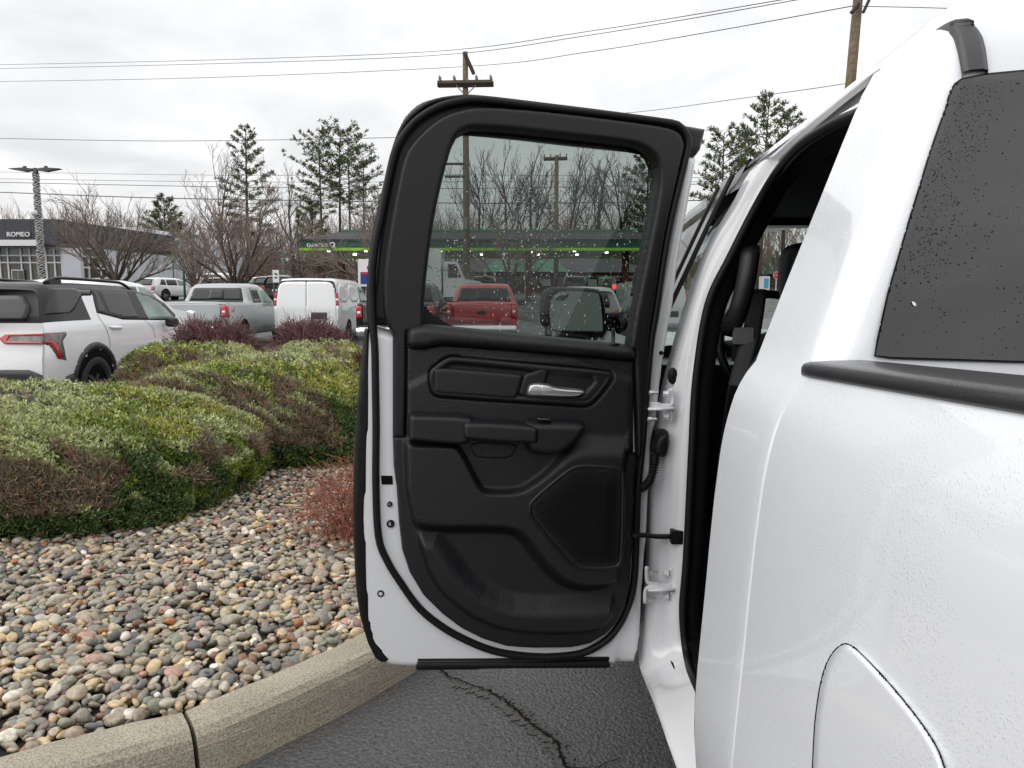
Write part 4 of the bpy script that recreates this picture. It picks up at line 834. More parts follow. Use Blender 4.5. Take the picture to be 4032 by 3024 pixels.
# bezel, pad, handle
BZ = chaikin([(2034,1576),(2061,1473),(2100,1464),(2146,1441),(2165,1440),(2399,1462),(2412,1474),(2405,1500),(2340,1582),(2308,1598),(2254,1596)], 1)
relief('insert_bezel', grow(INSk, -4), 6, lambda u, v, d: .006 * np.sqrt(np.clip(1 - (1 - np.clip(d / 12, 0, 1)) ** 2, 0, 1)) - .010 * sstep(16, 34, d), dm_(.042), M['plastic'], door)
relief('handle_bezel', BZ, 6, lambda u, v, d: .005 * np.sqrt(np.clip(1 - (1 - np.clip(d / 10, 0, 1)) ** 2, 0, 1)) - .022 * sstep(6, 30, sdist(np.array([(2170,1470),(2320,1470),(2330,1500),(2290,1545),(2150,1540)]), np.stack([u, v], -1))[0] + 24), dm_(.042), M['plastic'], door)
relief('insert_pad', chaikin([(1706,1465),(1708,1450),(1722,1444),(1890,1458),(2058,1472),(2060,1480),(2036,1568),(2028,1573),(1880,1562),(1728,1551),(1710,1546),(1706,1532)], 1), 6, rnd_edge(.010, 14), dm_(.040), M['leather2'], door)
SHp = chaikin([(2076,1532),(2084,1508),(2150,1508),(2184,1524),(2296,1532),(2300,1545),(2272,1565),(2127,1560),(2080,1561),(2073,1548)], 2)
relief('release_handle', SHp, 4, lambda u, v, d: .020 * np.sqrt(np.clip(1 - (1 - np.clip(d / 9, 0, 1)) ** 2, 0, 1)) * (1 - .45 * sstep(2128, 2118, u)) + .004 * sstep(1560, 1530, v), dm_(.046), M['silver'], door, skirt=.01)
# armrest: rear block, padded pull grip, front block with switch
ARB = chaikin([(1606,1722),(1606,1640),(1612,1620),(1630,1616),(1840,1622),(1866,1640),(1866,1700),(1840,1742),(1780,1744),(1610,1728)], 1)
relief('armrest', ARB, 6, rnd_edge(.055, 20), dm_(.034), M['leather2'], door, skirt=.02)
ARF = chaikin([(2052,1648),(2066,1640),(2254,1643),(2296,1655),(2300,1675),(2274,1726),(2220,1768),(2184,1786),(2090,1784),(2054,1750)], 1)
relief('switch_pod', ARF, 6, lambda u, v, d: .06 * np.sqrt(np.clip(1 - (1 - np.clip(d / 34, 0, 1)) ** 2, 0, 1)), dm_(.030), M['leather2'], door, skirt=.02)
GRIP = chaikin([(1818,1662),(1830,1652),(1940,1655),(2092,1666),(2120,1680),(2118,1735),(2106,1748),(1840,1732),(1818,1722)], 1)
relief('pull_grip', GRIP, 6, rnd_edge(.030, 20), dm_(.070), M['leather2'], door, skirt=.03)
relief('window_switch', [(2112,1644),(2168,1647),(2174,1658),(2118,1655)], 4, rnd_edge(.006, 6), dm_(.078), M['gloss_black'], door, skirt=.01)
relief('access_cover', chaikin([(1852,1738),(2034,1747),(2036,1764),(2007,1808),(1876,1802),(1858,1780)], 1), 5, rnd_edge(.0025, 5), dm_(.0405), M['leather'], door, skirt=.003)
# speaker: surround, dark backing and honeycomb grille
SGk = chaikin([(2092,2000),(2098,1976),(2229,1866),(2265,1845),(2302,1840),(2438,1850),(2449,1866),(2442,2202),(2424,2230),(2290,2232),(2253,2220),(2119,2061),(2094,2025)], 2)
relief('speaker_surround', grow(SGk, 16), 6, rnd_edge(.007, 12), dm_(.068), M['plastic'], door, holes=[grow(SGk, -2)], skirt=.02)
relief('speaker_backing', SGk, 14, lambda u, v, d: 0 * u, dm_(.064), M['void'], door)
def grille():
    V = []; Fc = []; R = 6.6; ro, ri = R, R * .66; n = 0
    dx = R * math.sqrt(3); dy = R * 1.5; lo, hi = SGk.min(0), SGk.max(0); cs = []
    for j, y in enumerate(np.arange(lo[1], hi[1], dy)):
        for x in np.arange(lo[0] + (j % 2) * dx / 2, hi[0], dx): cs.append((x, y))
    cs = np.array(cs); s = sdist(SGk, cs)[0]; cs, s = cs[s > 3], s[s > 3]
    a = np.arange(6) * math.pi / 3 + math.pi / 6; co = np.stack([np.cos(a), np.sin(a)], -1)
    for c, d in zip(cs, s):
        h = .068 + .008 * min(1, d / 60); po = c + co * ro; pi = c + co * ri
        V += list(D(po[:, 0], po[:, 1], h)); V += list(D(pi[:, 0], pi[:, 1], h + .0012)); V += list(D(pi[:, 0], pi[:, 1], h - .003))
        for k in range(6):
            k2 = (k + 1) % 6; Fc += [(n + k, n + k2, n + 6 + k2, n + 6 + k), (n + 6 + k, n + 6 + k2, n + 12 + k2, n + 12 + k)]
        n += 18
    o = obj('speaker_grille', V, Fc, M['plastic'], door); return o
grille()
# lock pin
a = D(2405, 1352, .02); v, f = lathe([(0, .038), (.0045, .037), (.005, .03), (.0045, .028), (.005, .02), (.0045, .0), (.016, -.001), (.017, -.004), (0, -.004)], 14)
obj('lock_pin', v + D(2414, 1350, .035), f, M['plastic'], door, True)
# latch hole, plugs, fasteners
relief('latch_opening', [(1500,1873),(1545,1873),(1547,1908),(1503,1908)], 5, lambda u, v, d: 0 * u, dm_(.0135), M['void'], door)
for (x, y, r, mm) in ((1535,1985,11,'plastic'), (1538,2062,16,'rubber'), (1499,2336,15,'rubber'), (2604,1390,9,'rubber')):
    c = D(x, y, .013 if x > 1500 and x < 2500 else .010); rr = r / F * 1.85
    v, f = lathe([(rr, -.004), (rr * .95, .003), (rr * .6, .004), (rr * .5, -.001), (0, -.001)], 16, 'y'); v[:, 1] *= -1
    obj('rubber_plug', v + c, f, M[mm], door, True)
# hinges: two leaves on the door, two on the pillar, bolts
def hinge(y0):
    e = empty('hinge', tuple(D(2560, y0, 0))); e.parent = truck; e.matrix_parent_inverse = Matrix.Translation((-1.36, -1.5, 0))
    mb = MB(); Y = 1.885
    def strip(pts, w, t):
        pts = cr_path(np.array([P(x, y, Y) for x, y in pts]), 4); q = [[p + np.array([0, -t, 0]), p + np.array([0, t, 0])] for p in pts]
        mb.tube(pts, w, 6, flat=(.35, 1.0))
    strip([(2546,y0-70),(2547,y0-20),(2556,y0-4),(2600,y0)], .006, .01); strip([(2540,y0+75),(2541,y0+28),(2556,y0+12),(2600,y0+8)], .006, .01)
    strip([(2560,y0+2),(2630,y0+5),(2648,y0-2),(2650,y0-30),(2640,y0-62)], .006, .01); strip([(2560,y0+8),(2632,y0+10),(2646,y0+16),(2646,y0+40),(2640,y0+70)], .006, .01)
    for q in ((2546, y0, 2648),): 
        a, b_, c = P(2548, y0 + 2, Y), P(2650, y0 + 4, Y), P(2600, y0 + 6, Y); mb.box((a[0], Y - .02, a[2] - .012), (b_[0], Y + .02, a[2] - .006))
    mb.build('leaf', M['white_dry'], e, True)
    for x, y, r in ((2625, y0 - 42, .0075), (2625, y0 + 48, .0075)):
        v, f = lathe([(0, .010), (r, .009), (r, 0), (r * 1.5, -.001), (r * 1.5, -.004)], 6, 'x'); v[:, 0] *= -1; obj('bolt', v + P(x, y, Y), f, M['white_dry'], e)
    for x, y, r in ((2556, y0 - 46, .0065), (2550, y0 + 58, .0065)):
        v, f = lathe([(0, .024), (.004, .023), (.004, .012), (r, .011), (r, 0)], 6, 'x'); obj('bolt', v + P(x, y, Y - .03), f, M['steel'], e)
hinge(1592); hinge(2300)
# door check strap
mb = MB(); mb.tube(cr_path(np.array([P(2486,2108,1.86), P(2540,2107,1.87), P(2580,2112,1.88), P(2640,2112,1.89)]), 4), .013, 8, flat=(1, .45)); mb.build('check_strap', M['rubber'], truck, True)
mb = MB(); a = P(2668, 2112, 1.88); mb.box(a - np.array([.018, .012, .018]), a + np.array([.014, .012, .018])); v, f = lathe([(.008, 0), (.007, .006), (0, .006)], 10, 'y'); v[:, 1] *= -1; mb.add(v + a + np.array([0, -.012, 0]), f); mb.build('check_bracket', M['rubber'], truck)
# wiring boot with corrugated hose
BT = chaikin([(2566,1790),(2564,1752),(2578,1715),(2592,1702),(2620,1692),(2632,1700),(2634,1740),(2628,1780),(2615,1800),(2590,1795)], 2)
relief('boot', BT, 5, rnd_edge(.03, 22), (lambda u, v, h: P(u, v, np.full(np.shape(u), 1.90)) + np.stack([0*h, -h, 0*h], -1)), M['rubber'], truck, skirt=.05)
hp = cr_path(np.array([P(2578,1795,1.885), P(2576,1830,1.87), P(2568,1870,1.865), P(2548,1908,1.87), P(2510,1928,1.885)]), 22)
rr = .0105 + .0028 * np.sin(np.arange(len(hp)) * 2 * math.pi / 5.2)
mb = MB(); mb.tube(hp, rr, 12); mb.build('wiring_hose', M['rubber'], truck, True)
v, f = lathe([(0,.004),(.012,.003),(.013,0)], 14, 'y'); v[:, 1] *= -1; v[:, 2] *= 1.7; obj('pillar_plug', v + P(2648, 1480, 1.915), f, M['rubber'], truck, True)
# ================================================================ parked vehicles
M['car_white'] = paint('car_white', (.84, .85, .86), drops=False); M['car_silver'] = paint('car_silver', (.33, .35, .355), drops=False, rough=.35)
M['car_red'] = paint('car_red', (.42, .010, .016), drops=False); M['car_black'] = paint('car_black', (.012, .012, .013), drops=False)
M['car_grey'] = paint('car_grey', (.11, .115, .12), drops=False); M['car_blue'] = paint('car_blue', (.035, .06, .12), drops=False); M['car_roof'] = mat('car_black_roof', (.016, .016, .018), .3, spec=.3)
M['car_glass'] = mat('car_window', (.016, .017, .018), .06, spec=.42); M['car_glass_g'] = mat('green_tinted_window', (.26, .36, .31), .06, spec=.7, var=(1.6, .5, (.10, .15, .13)))
M['clad'] = mat('grey_cladding', (.035, .036, .038), .5); M['lamp_red'] = mat('tail_lamp_red', (.45, .008, .014), .12, coat=.6); M['lamp_smoke'] = mat('tail_lamp_clear', (.20, .18, .18), .12, coat=.6, var=(14, .8))
M['lamp_lit'] = mat('lit_brake_lamp', (.6, .02, .02), .3, em=((1, .03, .03), 6)); M['chrome'] = mat('chrome', (.75, .75, .75), .12, metal=1)
M['car_dred'] = paint('car_dark_red', (.10, .012, .014), drops=False); M['seam'] = mat('panel_gap', (.03, .03, .032), .8)
class Car:
    def __init__(s, name, label, cat, at, col, L, Wd, H, belt, top, rear=((0, 0), (2.2, 0)), front=((0, 0), (2.2, 0)), zb=.28, Wr=.78, rz=0.0, roofcol=None, rooff=None, group=None, rt=.10):
        s.t = empty(name, at, rz, local=True); tag(s.t, label, cat, group)
        s.L, s.W, s.H, s.belt, s.zb, s.Wr, s.rt = L, Wd, H, belt, zb, Wr, rt; s.top = np.array(top); s.rear = np.array(rear); s.front = np.array(front)
        ys = np.unique(np.round(np.concatenate([[0, .03, .08, .15, .25, .4], np.linspace(.6, L - .7, 26), [L - .5, L - .3, L - .15, L - .06, L], s.top[:, 0].clip(0, L)]), 3))
        rings = []
        for y in ys:
            zt = float(np.interp(y, s.top[:, 0], s.top[:, 1])); zm = min(belt, zt); row = []
            for u in (0, .06, .15, .25, .35, .45, .55, .65, .75, .82, .88, .94, 1.0):
                z = zb + (zm - zb) * u; row.append((s.hw(y, z) * (.94 if u == 0 else 1), z))
            up = max(zt - belt, .012)
            for u, k in ((.08, 1), (.16, 1), (.25, 1), (.35, 1), (.45, 1), (.55, 1), (.65, 1), (.75, 1), (.86, .985), (.95, .955), (1.0, .90)):
                z = zm + up * u; row.append((s.hw(y, z) * k, z))
            for k, dz in ((.6, .012), (.0, .02)): row.append((s.hw(y, zt) * k, zt + dz))
            rings.append([(x, y + float(s.sh(y, z)), z) for x, z in row])
        R = np.array(rings); n, m = R.shape[:2]; v, f = gridf(R); v2 = v.copy(); v2[:, 0] *= -1; a = len(v)
        f = [tuple(q[::-1]) for q in f]; fl = [tuple(a + i for i in q[::-1]) for q in f]
        caps = [(j, j + 1, a + j + 1, a + j) for j in range(m - 2)]; caps += [tuple(i + (n - 1) * m for i in q[::-1]) for q in caps]
        V = np.concatenate([v, v2]); FF = f + fl + caps
        me = mesh_of('body', V, FF, True); me.materials.append(col); o = link('body', me, s.t)
        if roofcol:
            me.materials.append(roofcol); mi = []
            for q in FF: c = V[list(q)].mean(0); mi.append(1 if rooff(c[0], c[1], c[2]) else 0)
            me.polygons.foreach_set('material_index', np.array(mi, np.int32)); me.update()
        s.body = o; s.col = col
    def hw(s, y, z):
        y = np.asarray(y, float); z = np.asarray(z, float)
        lo = s.W * (1 - .05 * np.clip((s.belt * .72 - z) / (s.belt * .72 - s.zb), 0, 1) ** 2 - .03 * np.clip((z - s.belt * .72) / (s.belt * .28), 0, 1) ** 1.5)
        hi = s.W * .97 - (s.W * .97 - s.Wr) * np.clip((z - s.belt) / (s.H - s.belt), 0, 1.1)
        w = np.where(z <= s.belt, lo, hi)
        te = 1 - s.rt * (1 - np.clip(y / .35, 0, 1)) ** 2.5 - .2 * (1 - np.clip((s.L - y) / .8, 0, 1)) ** 2
        return w * te
    def sh(s, y, z):
        return np.interp(z, s.rear[:, 0], s.rear[:, 1]) * np.clip(1 - np.asarray(y) / 1.1, 0, 1) - np.interp(z, s.front[:, 0], s.front[:, 1]) * np.clip(1 - (s.L - np.asarray(y)) / 1.1, 0, 1)
    def side(s, name, poly, m, sgn=1, h=.006, step=.05, sm=0, parent=None, rnd=.02):
        poly = np.array(poly, float); poly = chaikin(poly, sm) if sm else poly
        mp = lambda u, v, hh: np.stack([sgn * (s.hw(u, v) + hh), u + s.sh(u, v), v], -1)
        return relief(name, poly, step, lambda u, v, d: h * np.sqrt(np.clip(d / rnd, 0, 1)), mp, m, parent or s.t, skirt=.015)
    def back(s, name, poly, m, h=.008, step=.06, sm=0, y0=0.0, yf=None, parent=None):
        poly = np.array(poly, float); poly = chaikin(poly, sm) if sm else poly
        yf = yf or (lambda x, z: s.sh(0, z))
        mp = lambda u, v, hh: np.stack([u, yf(u, v) - hh + y0, v], -1)
        return relief(name, poly, step, lambda u, v, d: h + 0 * u, mp, m, parent or s.t, skirt=.03)
    def wheels(s, y1, y2, R=.36, w=.24, rim=.24, arch=None, col=None):
        for y in (y1, y2):
            for sg in (1, -1):
                x = float(s.hw(y, .6))
                wheel(s.t, (sg * (x - w / 2 + .015), y, R), R, w, 'wheel', col, rim, sg)
                a = np.linspace(0, math.pi, 16); rr = R + .085
                s.side('wheel_well', [(y + rr * math.cos(q), max(s.zb + .02, R + rr * math.sin(q))) for q in a], M['void'], sg, .002, .06)
                if arch is not None:
                    ro, ri = R + .165, R + .075
                    s.side('arch_cladding', [(y + ro * math.cos(q), max(s.zb, R + ro * 1.0 * math.sin(q))) for q in a] + [(y + ri * math.cos(q), max(s.zb, R + ri * math.sin(q))) for q in a[::-1]], arch, sg, .022, .035, rnd=.03)
# -- white estate with black roof, the near one at the left
cx, Y0 = -6.37, 8.62
suv = Car('parked_suv', 'white sport utility vehicle with black roof and hooked red tail lights, nearest on the left', 'car', (cx, Y0, 0), M['car_white'], 4.65, .95, 1.66, 1.10,
          [(0, 1.56), (.06, 1.60), (.16, 1.63), (.4, 1.65), (1.2, 1.665), (2.0, 1.65), (2.6, 1.57), (3.05, 1.38), (3.55, 1.10), (4.2, 1.02), (4.5, .92), (4.65, .75)],
          rear=((.3, .06), (.55, 0), (.75, 0), (1.05, .08), (1.25, .13), (1.6, .34), (2, .4)), front=((.3, .1), (.6, 0), (1, .3), (1.7, .3)), zb=.30, Wr=.70,
          roofcol=M['car_roof'], rooff=lambda x, y, z: z > 1.50 or (y < 1.05 and z > 1.17))
def S(px, py):
    x = cx + .9
    for _ in range(15):
        p = PX(px, py, x); y = p[1] - Y0; z = p[2]; x = cx + float(suv.hw(y, z))
    return (float(y - suv.sh(y, z)), float(z))
SP_ = lambda pts: [S(*p) for p in pts]
suv.side('quarter_window', SP_([(187,1134),(280,1133),(313,1142),(358,1143),(361,1164),(323,1165),(312,1177),(294,1215),(278,1232),(185,1240)]), M['car_glass'], 1, .003, .03)
suv.side('window_frame', SP_([(358,1143),(372,1134),(519,1142),(601,1165),(649,1194),(692,1240),(686,1262),(550,1260),(484,1259),(424,1243),(380,1232)]), M['car_roof'], 1, .008, .03)
suv.side('rear_quarter_light', SP_([(364,1146),(376,1144),(420,1238),(384,1228)]), M['car_glass'], 1, .012, .025)
suv.side('rear_door_window', SP_([(384,1142),(494,1145),(548,1257),(486,1255),(428,1240)]), M['car_glass'], 1, .012, .03)
suv.side('front_door_window', SP_([(525,1148),(585,1165),(630,1192),(692,1256),(582,1258)]), M['car_glass_g'], 1, .012, .03)
for sg in (-1,):
    suv.side('rear_door_window', SP_([(384,1142),(494,1145),(548,1257),(486,1255),(428,1240)]), M['car_glass'], sg, .012, .06); suv.side('front_door_window', SP_([(525,1148),(585,1165),(630,1192),(692,1256),(582,1258)]), M['car_glass_g'], sg, .012, .06)
def seam(pts, name='door_gap', w=.010, car=suv, conv=S):
    p = cr_path(np.array([conv(*q) for q in pts]), 5); g = [[(float(car.hw(y, z)) + .002, y + float(car.sh(y, z)) - w / 2, z), (float(car.hw(y, z)) + .002, y + float(car.sh(y, z)) + w / 2, z)] for y, z in p]
    v, f = gridf(g); obj(name, v, f, M['seam'], car.t)
seam([(382,1235),(398,1262),(420,1300),(431,1340),(434,1368)]); seam([(568,1260),(600,1290),(612,1330)])
suv.side('door_handle', SP_([(424,1285),(440,1281),(480,1283),(478,1296),(440,1299)]), M['car_white'], 1, .035, .015)
suv.side('tail_lamp', [(.0, 1.06), (.33, 1.065), (.345, 1.03), (.25, .955), (.32, .715), (.17, .75), (.07, .90), (0, .935)], M['lamp_smoke'], 1, .012, .02)
suv.side('tail_lamp_bar', [(0, .935), (.07, .915), (.12, .84), (.17, .75), (.225, .735), (.185, .87), (.11, .975), (0, .985)], M['lamp_red'], 1, .018, .012)
suv.side('tail_lamp_bar', [(0, 1.035), (.31, 1.04), (.33, 1.058), (0, 1.055)], M['lamp_red'], 1, .018, .012)
suv.back('tail_lamp', [(.40, 1.045), (.86, 1.055), (.86, .93), (.42, .93), (.33, 1.0)], M['lamp_smoke'], .012, .03)
suv.back('tail_lamp_bar', [(.40, 1.045), (.86, 1.055), (.86, 1.035), (.46, 1.025), (.42, .965), (.86, .95), (.86, .93), (.40, .935), (.33, 1.0)], M['lamp_red'], .018, .015)
suv.back('tail_lamp', [(-.40, 1.045), (-.86, 1.055), (-.86, .93), (-.42, .93), (-.33, 1.0)], M['lamp_smoke'], .012, .03)
suv.back('tailgate_window', [(-.62, 1.19), (.62, 1.19), (.64, 1.35), (.50, 1.50), (-.50, 1.50), (-.64, 1.35)], M['car_glass'], .004, .06)
suv.back('rear_bumper', [(-.84, .32), (.84, .32), (.86, .56), (.70, .63), (-.70, .63), (-.86, .56)], M['clad'], .03, .05)
suv.back('bumper_reflector', [(.30, .50), (.74, .505), (.74, .53), (.30, .53)], M['lamp_red'], .036, .03)
suv.back('number_plate', [(-.22, .74), (.22, .74), (.22, .88), (-.22, .88)], M['car_white'], .012, .05)
suv.side('sill_cladding', [(.05, .31), (.3, .52), (.45, .55), (.62, .42), (1.45, .36), (3.2, .36), (3.2, .28), (.1, .28)], M['clad'], 1, .02, .05)
suv.wheels(.97, 3.72, .37, .24, .24, M['clad'], M['clad'])
for sg in (1, -1):
    p = [(sg * .60, y, z) for y, z in ((.55, 1.66), (.75, 1.715), (1.1, 1.725), (2.0, 1.71), (2.35, 1.69), (2.6, 1.60))]; mb = MB(); mb.tube(cr_path(np.array(p), 4), .022, 8); mb.build('roof_rail', M['car_roof'], suv.t, True)
    mb = MB(); mb.box((sg * .60 - .022, .62, 1.63), (sg * .60 + .022, .86, 1.70)); mb.build('roof_rail_foot', M['clad'], suv.t)
mb = MB(); mb.add([(-.012, .62, 1.66), (.012, .62, 1.66), (.012, .38, 1.735), (-.012, .38, 1.735), (-.03, .36, 1.64), (.03, .36, 1.64)], [(0,1,2,3),(3,2,5,4),(0,3,4),(1,5,2)]); mb.build('roof_fin', M['car_roof'], suv.t)
g = cushion('wing_mirror', (1.06, 2.92, 1.10), (.10, .07, .075), suv.t, M['car_roof'], 3)

def generic_suv(name, label, at, col, H=1.75, L=4.8, Wd=.96, glassm=None, rz=0, group=None, detail=True, lit=False, belt=None):
    b = belt or H * .64
    c = Car(name, label, 'car', at, col, L, Wd, H, b, [(0, H*.93), (.06, H*.955), (.2, H*.975), (.7, H), (1.8, H*1.0), (2.5, H*.97), (2.95, H*.86), (3.5, b*1.0), (4.2, b*.94), (L-.15, b*.84), (L, b*.66)],
            rear=((.3, .08), (.6, 0), (b, .06), (H, .40), (H+.3, .4)), front=((.3, .1), (.6, 0), (1, .25)), zb=.3, Wr=Wd*.76, rz=rz, group=group)
    g = glassm or M['car_glass']; st = .07 if detail else .12
    y0, z0, z1 = .55, b + .05, H - .12
    for sg in (1, -1):
        c.side('window', [(.42, z0 + .02), (1.08, z0), (1.08, z1), (.62, z1)], g, sg, .008, st); c.side('window', [(1.16, z0), (2.08, z0), (2.08, z1), (1.16, z1)], g, sg, .008, st)
        c.side('window', [(2.16, z0), (3.12, z0), (2.72, z1 - .08), (2.45, z1), (2.16, z1)], M['car_glass_g'], sg, .008, st)
        c.back('tail_lamp', [(sg*.60, b*.72), (sg*.86, b*.72), (sg*.86, b*.98), (sg*.66, b*.98)], M['lamp_lit'] if lit else M['lamp_red'], .015, .08)
    c.back('tailgate_window', [(-Wd*.64, b + .04), (Wd*.64, b + .04), (Wd*.56, H - .16), (-Wd*.56, H - .16)], g, .012, .12)
    c.back('bumper', [(-Wd*.86, .36), (Wd*.86, .36), (Wd*.86, .58), (-Wd*.86, .58)], M['clad'], .02, .15); c.back('number_plate', [(-.2, b*.68), (.2, b*.68), (.2, b*.80), (-.2, b*.80)], M['car_white'], .012, .12)
    if lit: c.back('brake_lamp', [(-.2, H-.12), (.2, H-.12), (.2, H-.06), (-.2, H-.06)], M['lamp_lit'], .02, .1)
    c.wheels(.95, L - .95, .36, .22, .23)
    return c
suv2 = generic_suv('parked_suv', 'plain white sport utility vehicle behind the black roofed one', (-9.15, 14.4, 0), M['car_white'], 1.86, 5.2, 1.0, belt=1.22)

def pickup(label, at, col, cover, rz=0, group=None, bright=None):
    H, b, L, Wd = 1.93, 1.30, 5.85, 1.02
    c = Car('parked_pickup', label, 'pickup truck', at, col, L, Wd, H, b, [(0, 1.33), (.03, 1.385), (1.70, 1.385), (1.74, 1.36), (1.80, 1.40), (1.98, 1.84), (2.12, 1.91), (2.6, 1.94), (3.3, 1.92), (3.6, 1.84), (4.15, 1.33), (4.9, 1.27), (5.6, 1.18), (L, 1.0)],
            rear=((.3, .05), (.6, 0), (1.4, .03)), front=((.3, .1), (.7, 0), (1.2, .12)), zb=.42, Wr=.77, rz=rz, rt=.03, group=group)
    yb = lambda x, z: 1.80 + (z - 1.40) / (1.84 - 1.40) * .18
    c.back('rear_window', [(-.80, 1.43), (.80, 1.43), (.70, 1.80), (-.70, 1.80)], M['car_glass'], .02, .07, yf=yb)
    c.back('sliding_pane', [(-.22, 1.46), (.22, 1.46), (.21, 1.74), (-.21, 1.74)], M['car_glass'], .028, .07, yf=yb)
    c.back('high_brake_lamp', [(-.12, 1.86), (.12, 1.86), (.12, 1.90), (-.12, 1.90)], M['lamp_red'], .03, .05, yf=lambda x, z: 2.0 + (z - 1.84) * 1.6)
    for sg in (1, -1):
        c.side('window', [(2.16, 1.36), (2.95, 1.36), (2.95, 1.80), (2.28, 1.80)], M['car_glass'], sg, .010, .07); c.side('window', [(3.05, 1.36), (3.98, 1.36), (3.55, 1.76), (3.40, 1.80), (3.05, 1.80)], M['car_glass_g'], sg, .010, .07)
        c.back('tail_lamp', [(sg*.84, .98), (sg*.985, .98), (sg*.985, 1.30), (sg*.84, 1.30)], M['lamp_red'], .02, .05); c.side('tail_lamp', [(.0, .98), (.16, .98), (.16, 1.30), (.0, 1.30)], M['lamp_red'], sg, .015, .04)
        c.back('reversing_lamp', [(sg*.87, 1.08), (sg*.95, 1.08), (sg*.95, 1.15), (sg*.87, 1.15)], M['car_white'], .026, .04)
        c.side('door_handle', [(2.2, 1.16), (2.42, 1.16), (2.42, 1.20), (2.2, 1.20)], M['chrome'], sg, .03, .03); c.side('door_handle', [(3.1, 1.16), (3.32, 1.16), (3.32, 1.20), (3.1, 1.20)], M['chrome'], sg, .03, .03)
        cushion('wing_mirror', (sg * 1.16, 3.85, 1.38), (.12, .06, .11), c.t, M['clad'], 4)
    c.back('tailgate', [(-.82, .80), (.82, .80), (.82, 1.34), (-.82, 1.34)], col, .014, .1)
    c.back('tailgate_cap', [(-.98, 1.34), (.98, 1.34), (.98, 1.385), (-.98, 1.385)], M['clad'], .022, .08)
    c.back('bumper', [(-.98, .52), (.98, .52), (.98, .74), (-.98, .74)], M['chrome'], .10, .1)
    c.back('badge', [(.28 * math.cos(a) * .5, 1.10 + .055 * math.sin(a)) for a in np.linspace(0, 6.28, 18)[:-1]], M['chrome'] if cover else M['clad'], .024, .025)
    mb = MB(); mb.box((-.84, .12, 1.372), (.84, 1.68, 1.412)); mb.build('bed_cover_and_shade', M['clad'] if cover else M['void'], c.t)  # without a cover, a black slab stands in for the shaded open bed
    c.wheels(1.25, 4.85, .41, .27, .26)
    return c
silver = pickup('silver grey pickup truck with a black bed cover, left of the white van', (-8.78, 20.2, 0), M['car_silver'], True, bright=1)
c = silver
c.side('bed_lettering', [(.30, 1.10), (.40, 1.10), (.40, 1.19), (.30, 1.19)], mat('red_decal', (.35, .08, .08), .4), 1, .003, .03)
c.side('bed_lettering', [(.44, 1.10), (.54, 1.10), (.54, 1.19), (.44, 1.19)], bpy.data.materials['red_decal'], 1, .003, .03)
red = pickup('red pickup truck seen through the window of the open door', (-.85, 20.5, 0), M['car_red'], False)
blk = pickup('black pickup truck parked beyond the edge of the open door', (-3.02, 19.0, 0), M['car_black'], False)
def van(label, at, col, name='parked_van', rz=0.0):
    H, b, L, Wd = 2.10, 1.25, 5.7, 1.0
    c = Car(name, label, 'van', at, col, L, Wd, H, b, [(0, 2.0), (.05, 2.06), (.3, 2.09), (2.5, 2.10), (3.6, 2.07), (4.0, 1.98), (4.75, 1.32), (5.3, 1.18), (5.6, 1.0), (L, .85)], rear=((.3, .05), (.6, 0), (1.2, 0), (2.1, .10)), front=((.3, .1), (.7, 0), (1.2, .2)), zb=.38, Wr=.84, rt=.04, rz=rz)
    for sg in (1, -1):
        c.back('rear_door', [(sg*.008, .62), (sg*.90, .62), (sg*.90, 1.3), (sg*.85, 1.78), (sg*.80, 1.90), (sg*.72, 1.96), (sg*.60, 1.985), (sg*.008, 1.99)], col, .018, .05)
        c.back('tail_lamp', [(sg*.89, 1.28), (sg*.985, 1.28), (sg*.955, 1.66), (sg*.865, 1.66)], M['lamp_red'], .016, .04); c.back('reversing_lamp', [(sg*.895, 1.42), (sg*.975, 1.42), (sg*.968, 1.48), (sg*.89, 1.48)], M['car_white'], .022, .03)
        c.side('tail_lamp', [(0, 1.28), (.06, 1.28), (.06, 1.66), (0, 1.66)], M['lamp_red'], sg, .012, .03)
        c.side('side_panel', [(.25, 1.36), (1.55, 1.36), (1.55, 1.94), (.30, 1.94)], col, sg, .012, .08, 1); c.side('side_panel', [(1.66, 1.36), (3.1, 1.36), (3.1, 1.94), (1.66, 1.94)], col, sg, .012, .08, 1)
        c.side('side_window', [(3.25, 1.36), (4.45, 1.36), (4.05, 1.84), (3.25, 1.90)], M['car_glass_g'], sg, .012, .07); c.side('door_track', [(.3, 1.10), (2.0, 1.10), (2.0, 1.14), (.3, 1.14)], M['seam'], sg, .006, .05)
    ring = chaikin([(-.90, .9), (.90, .9), (.93, 1.3), (.87, 1.96), (.74, 2.04), (-.74, 2.04), (-.87, 1.96), (-.93, 1.3)], 1)
    c.back('rear_door_frame', ring, M['clad'], .008, .06)
    c.back('lower_panel', [(-.97, .45), (.97, .45), (.97, 1.27), (-.97, 1.27)], col, .012, .1)
    c.back('plate_recess', [(.14, .86), (.62, .86), (.62, 1.07), (.14, 1.07)], M['clad'], .024, .05); c.back('door_handle', [(-.82, .72), (-.45, .72), (-.45, .75), (-.82, .75)], M['seam'], .022, .03)
    c.back('high_brake_lamp', [(-.14, 2.03), (.14, 2.03), (.14, 2.055), (-.14, 2.055)], M['lamp_red'], .02, .04)
    c.back('bumper', [(-.98, .42), (.98, .42), (.98, .60), (-.98, .60)], M['clad'], .12, .1); c.wheels(1.3, 4.75, .38, .25, .22)
    return c
van('white panel van with closed blank rear doors', (-6.22, 22.4, 0), M['car_white'])
generic_suv('parked_suv', 'silver sport utility vehicle partly hidden by the black door mirror', (2.05, 20.0, 0), M['car_silver'], 1.80, 4.9, .97, belt=1.2)
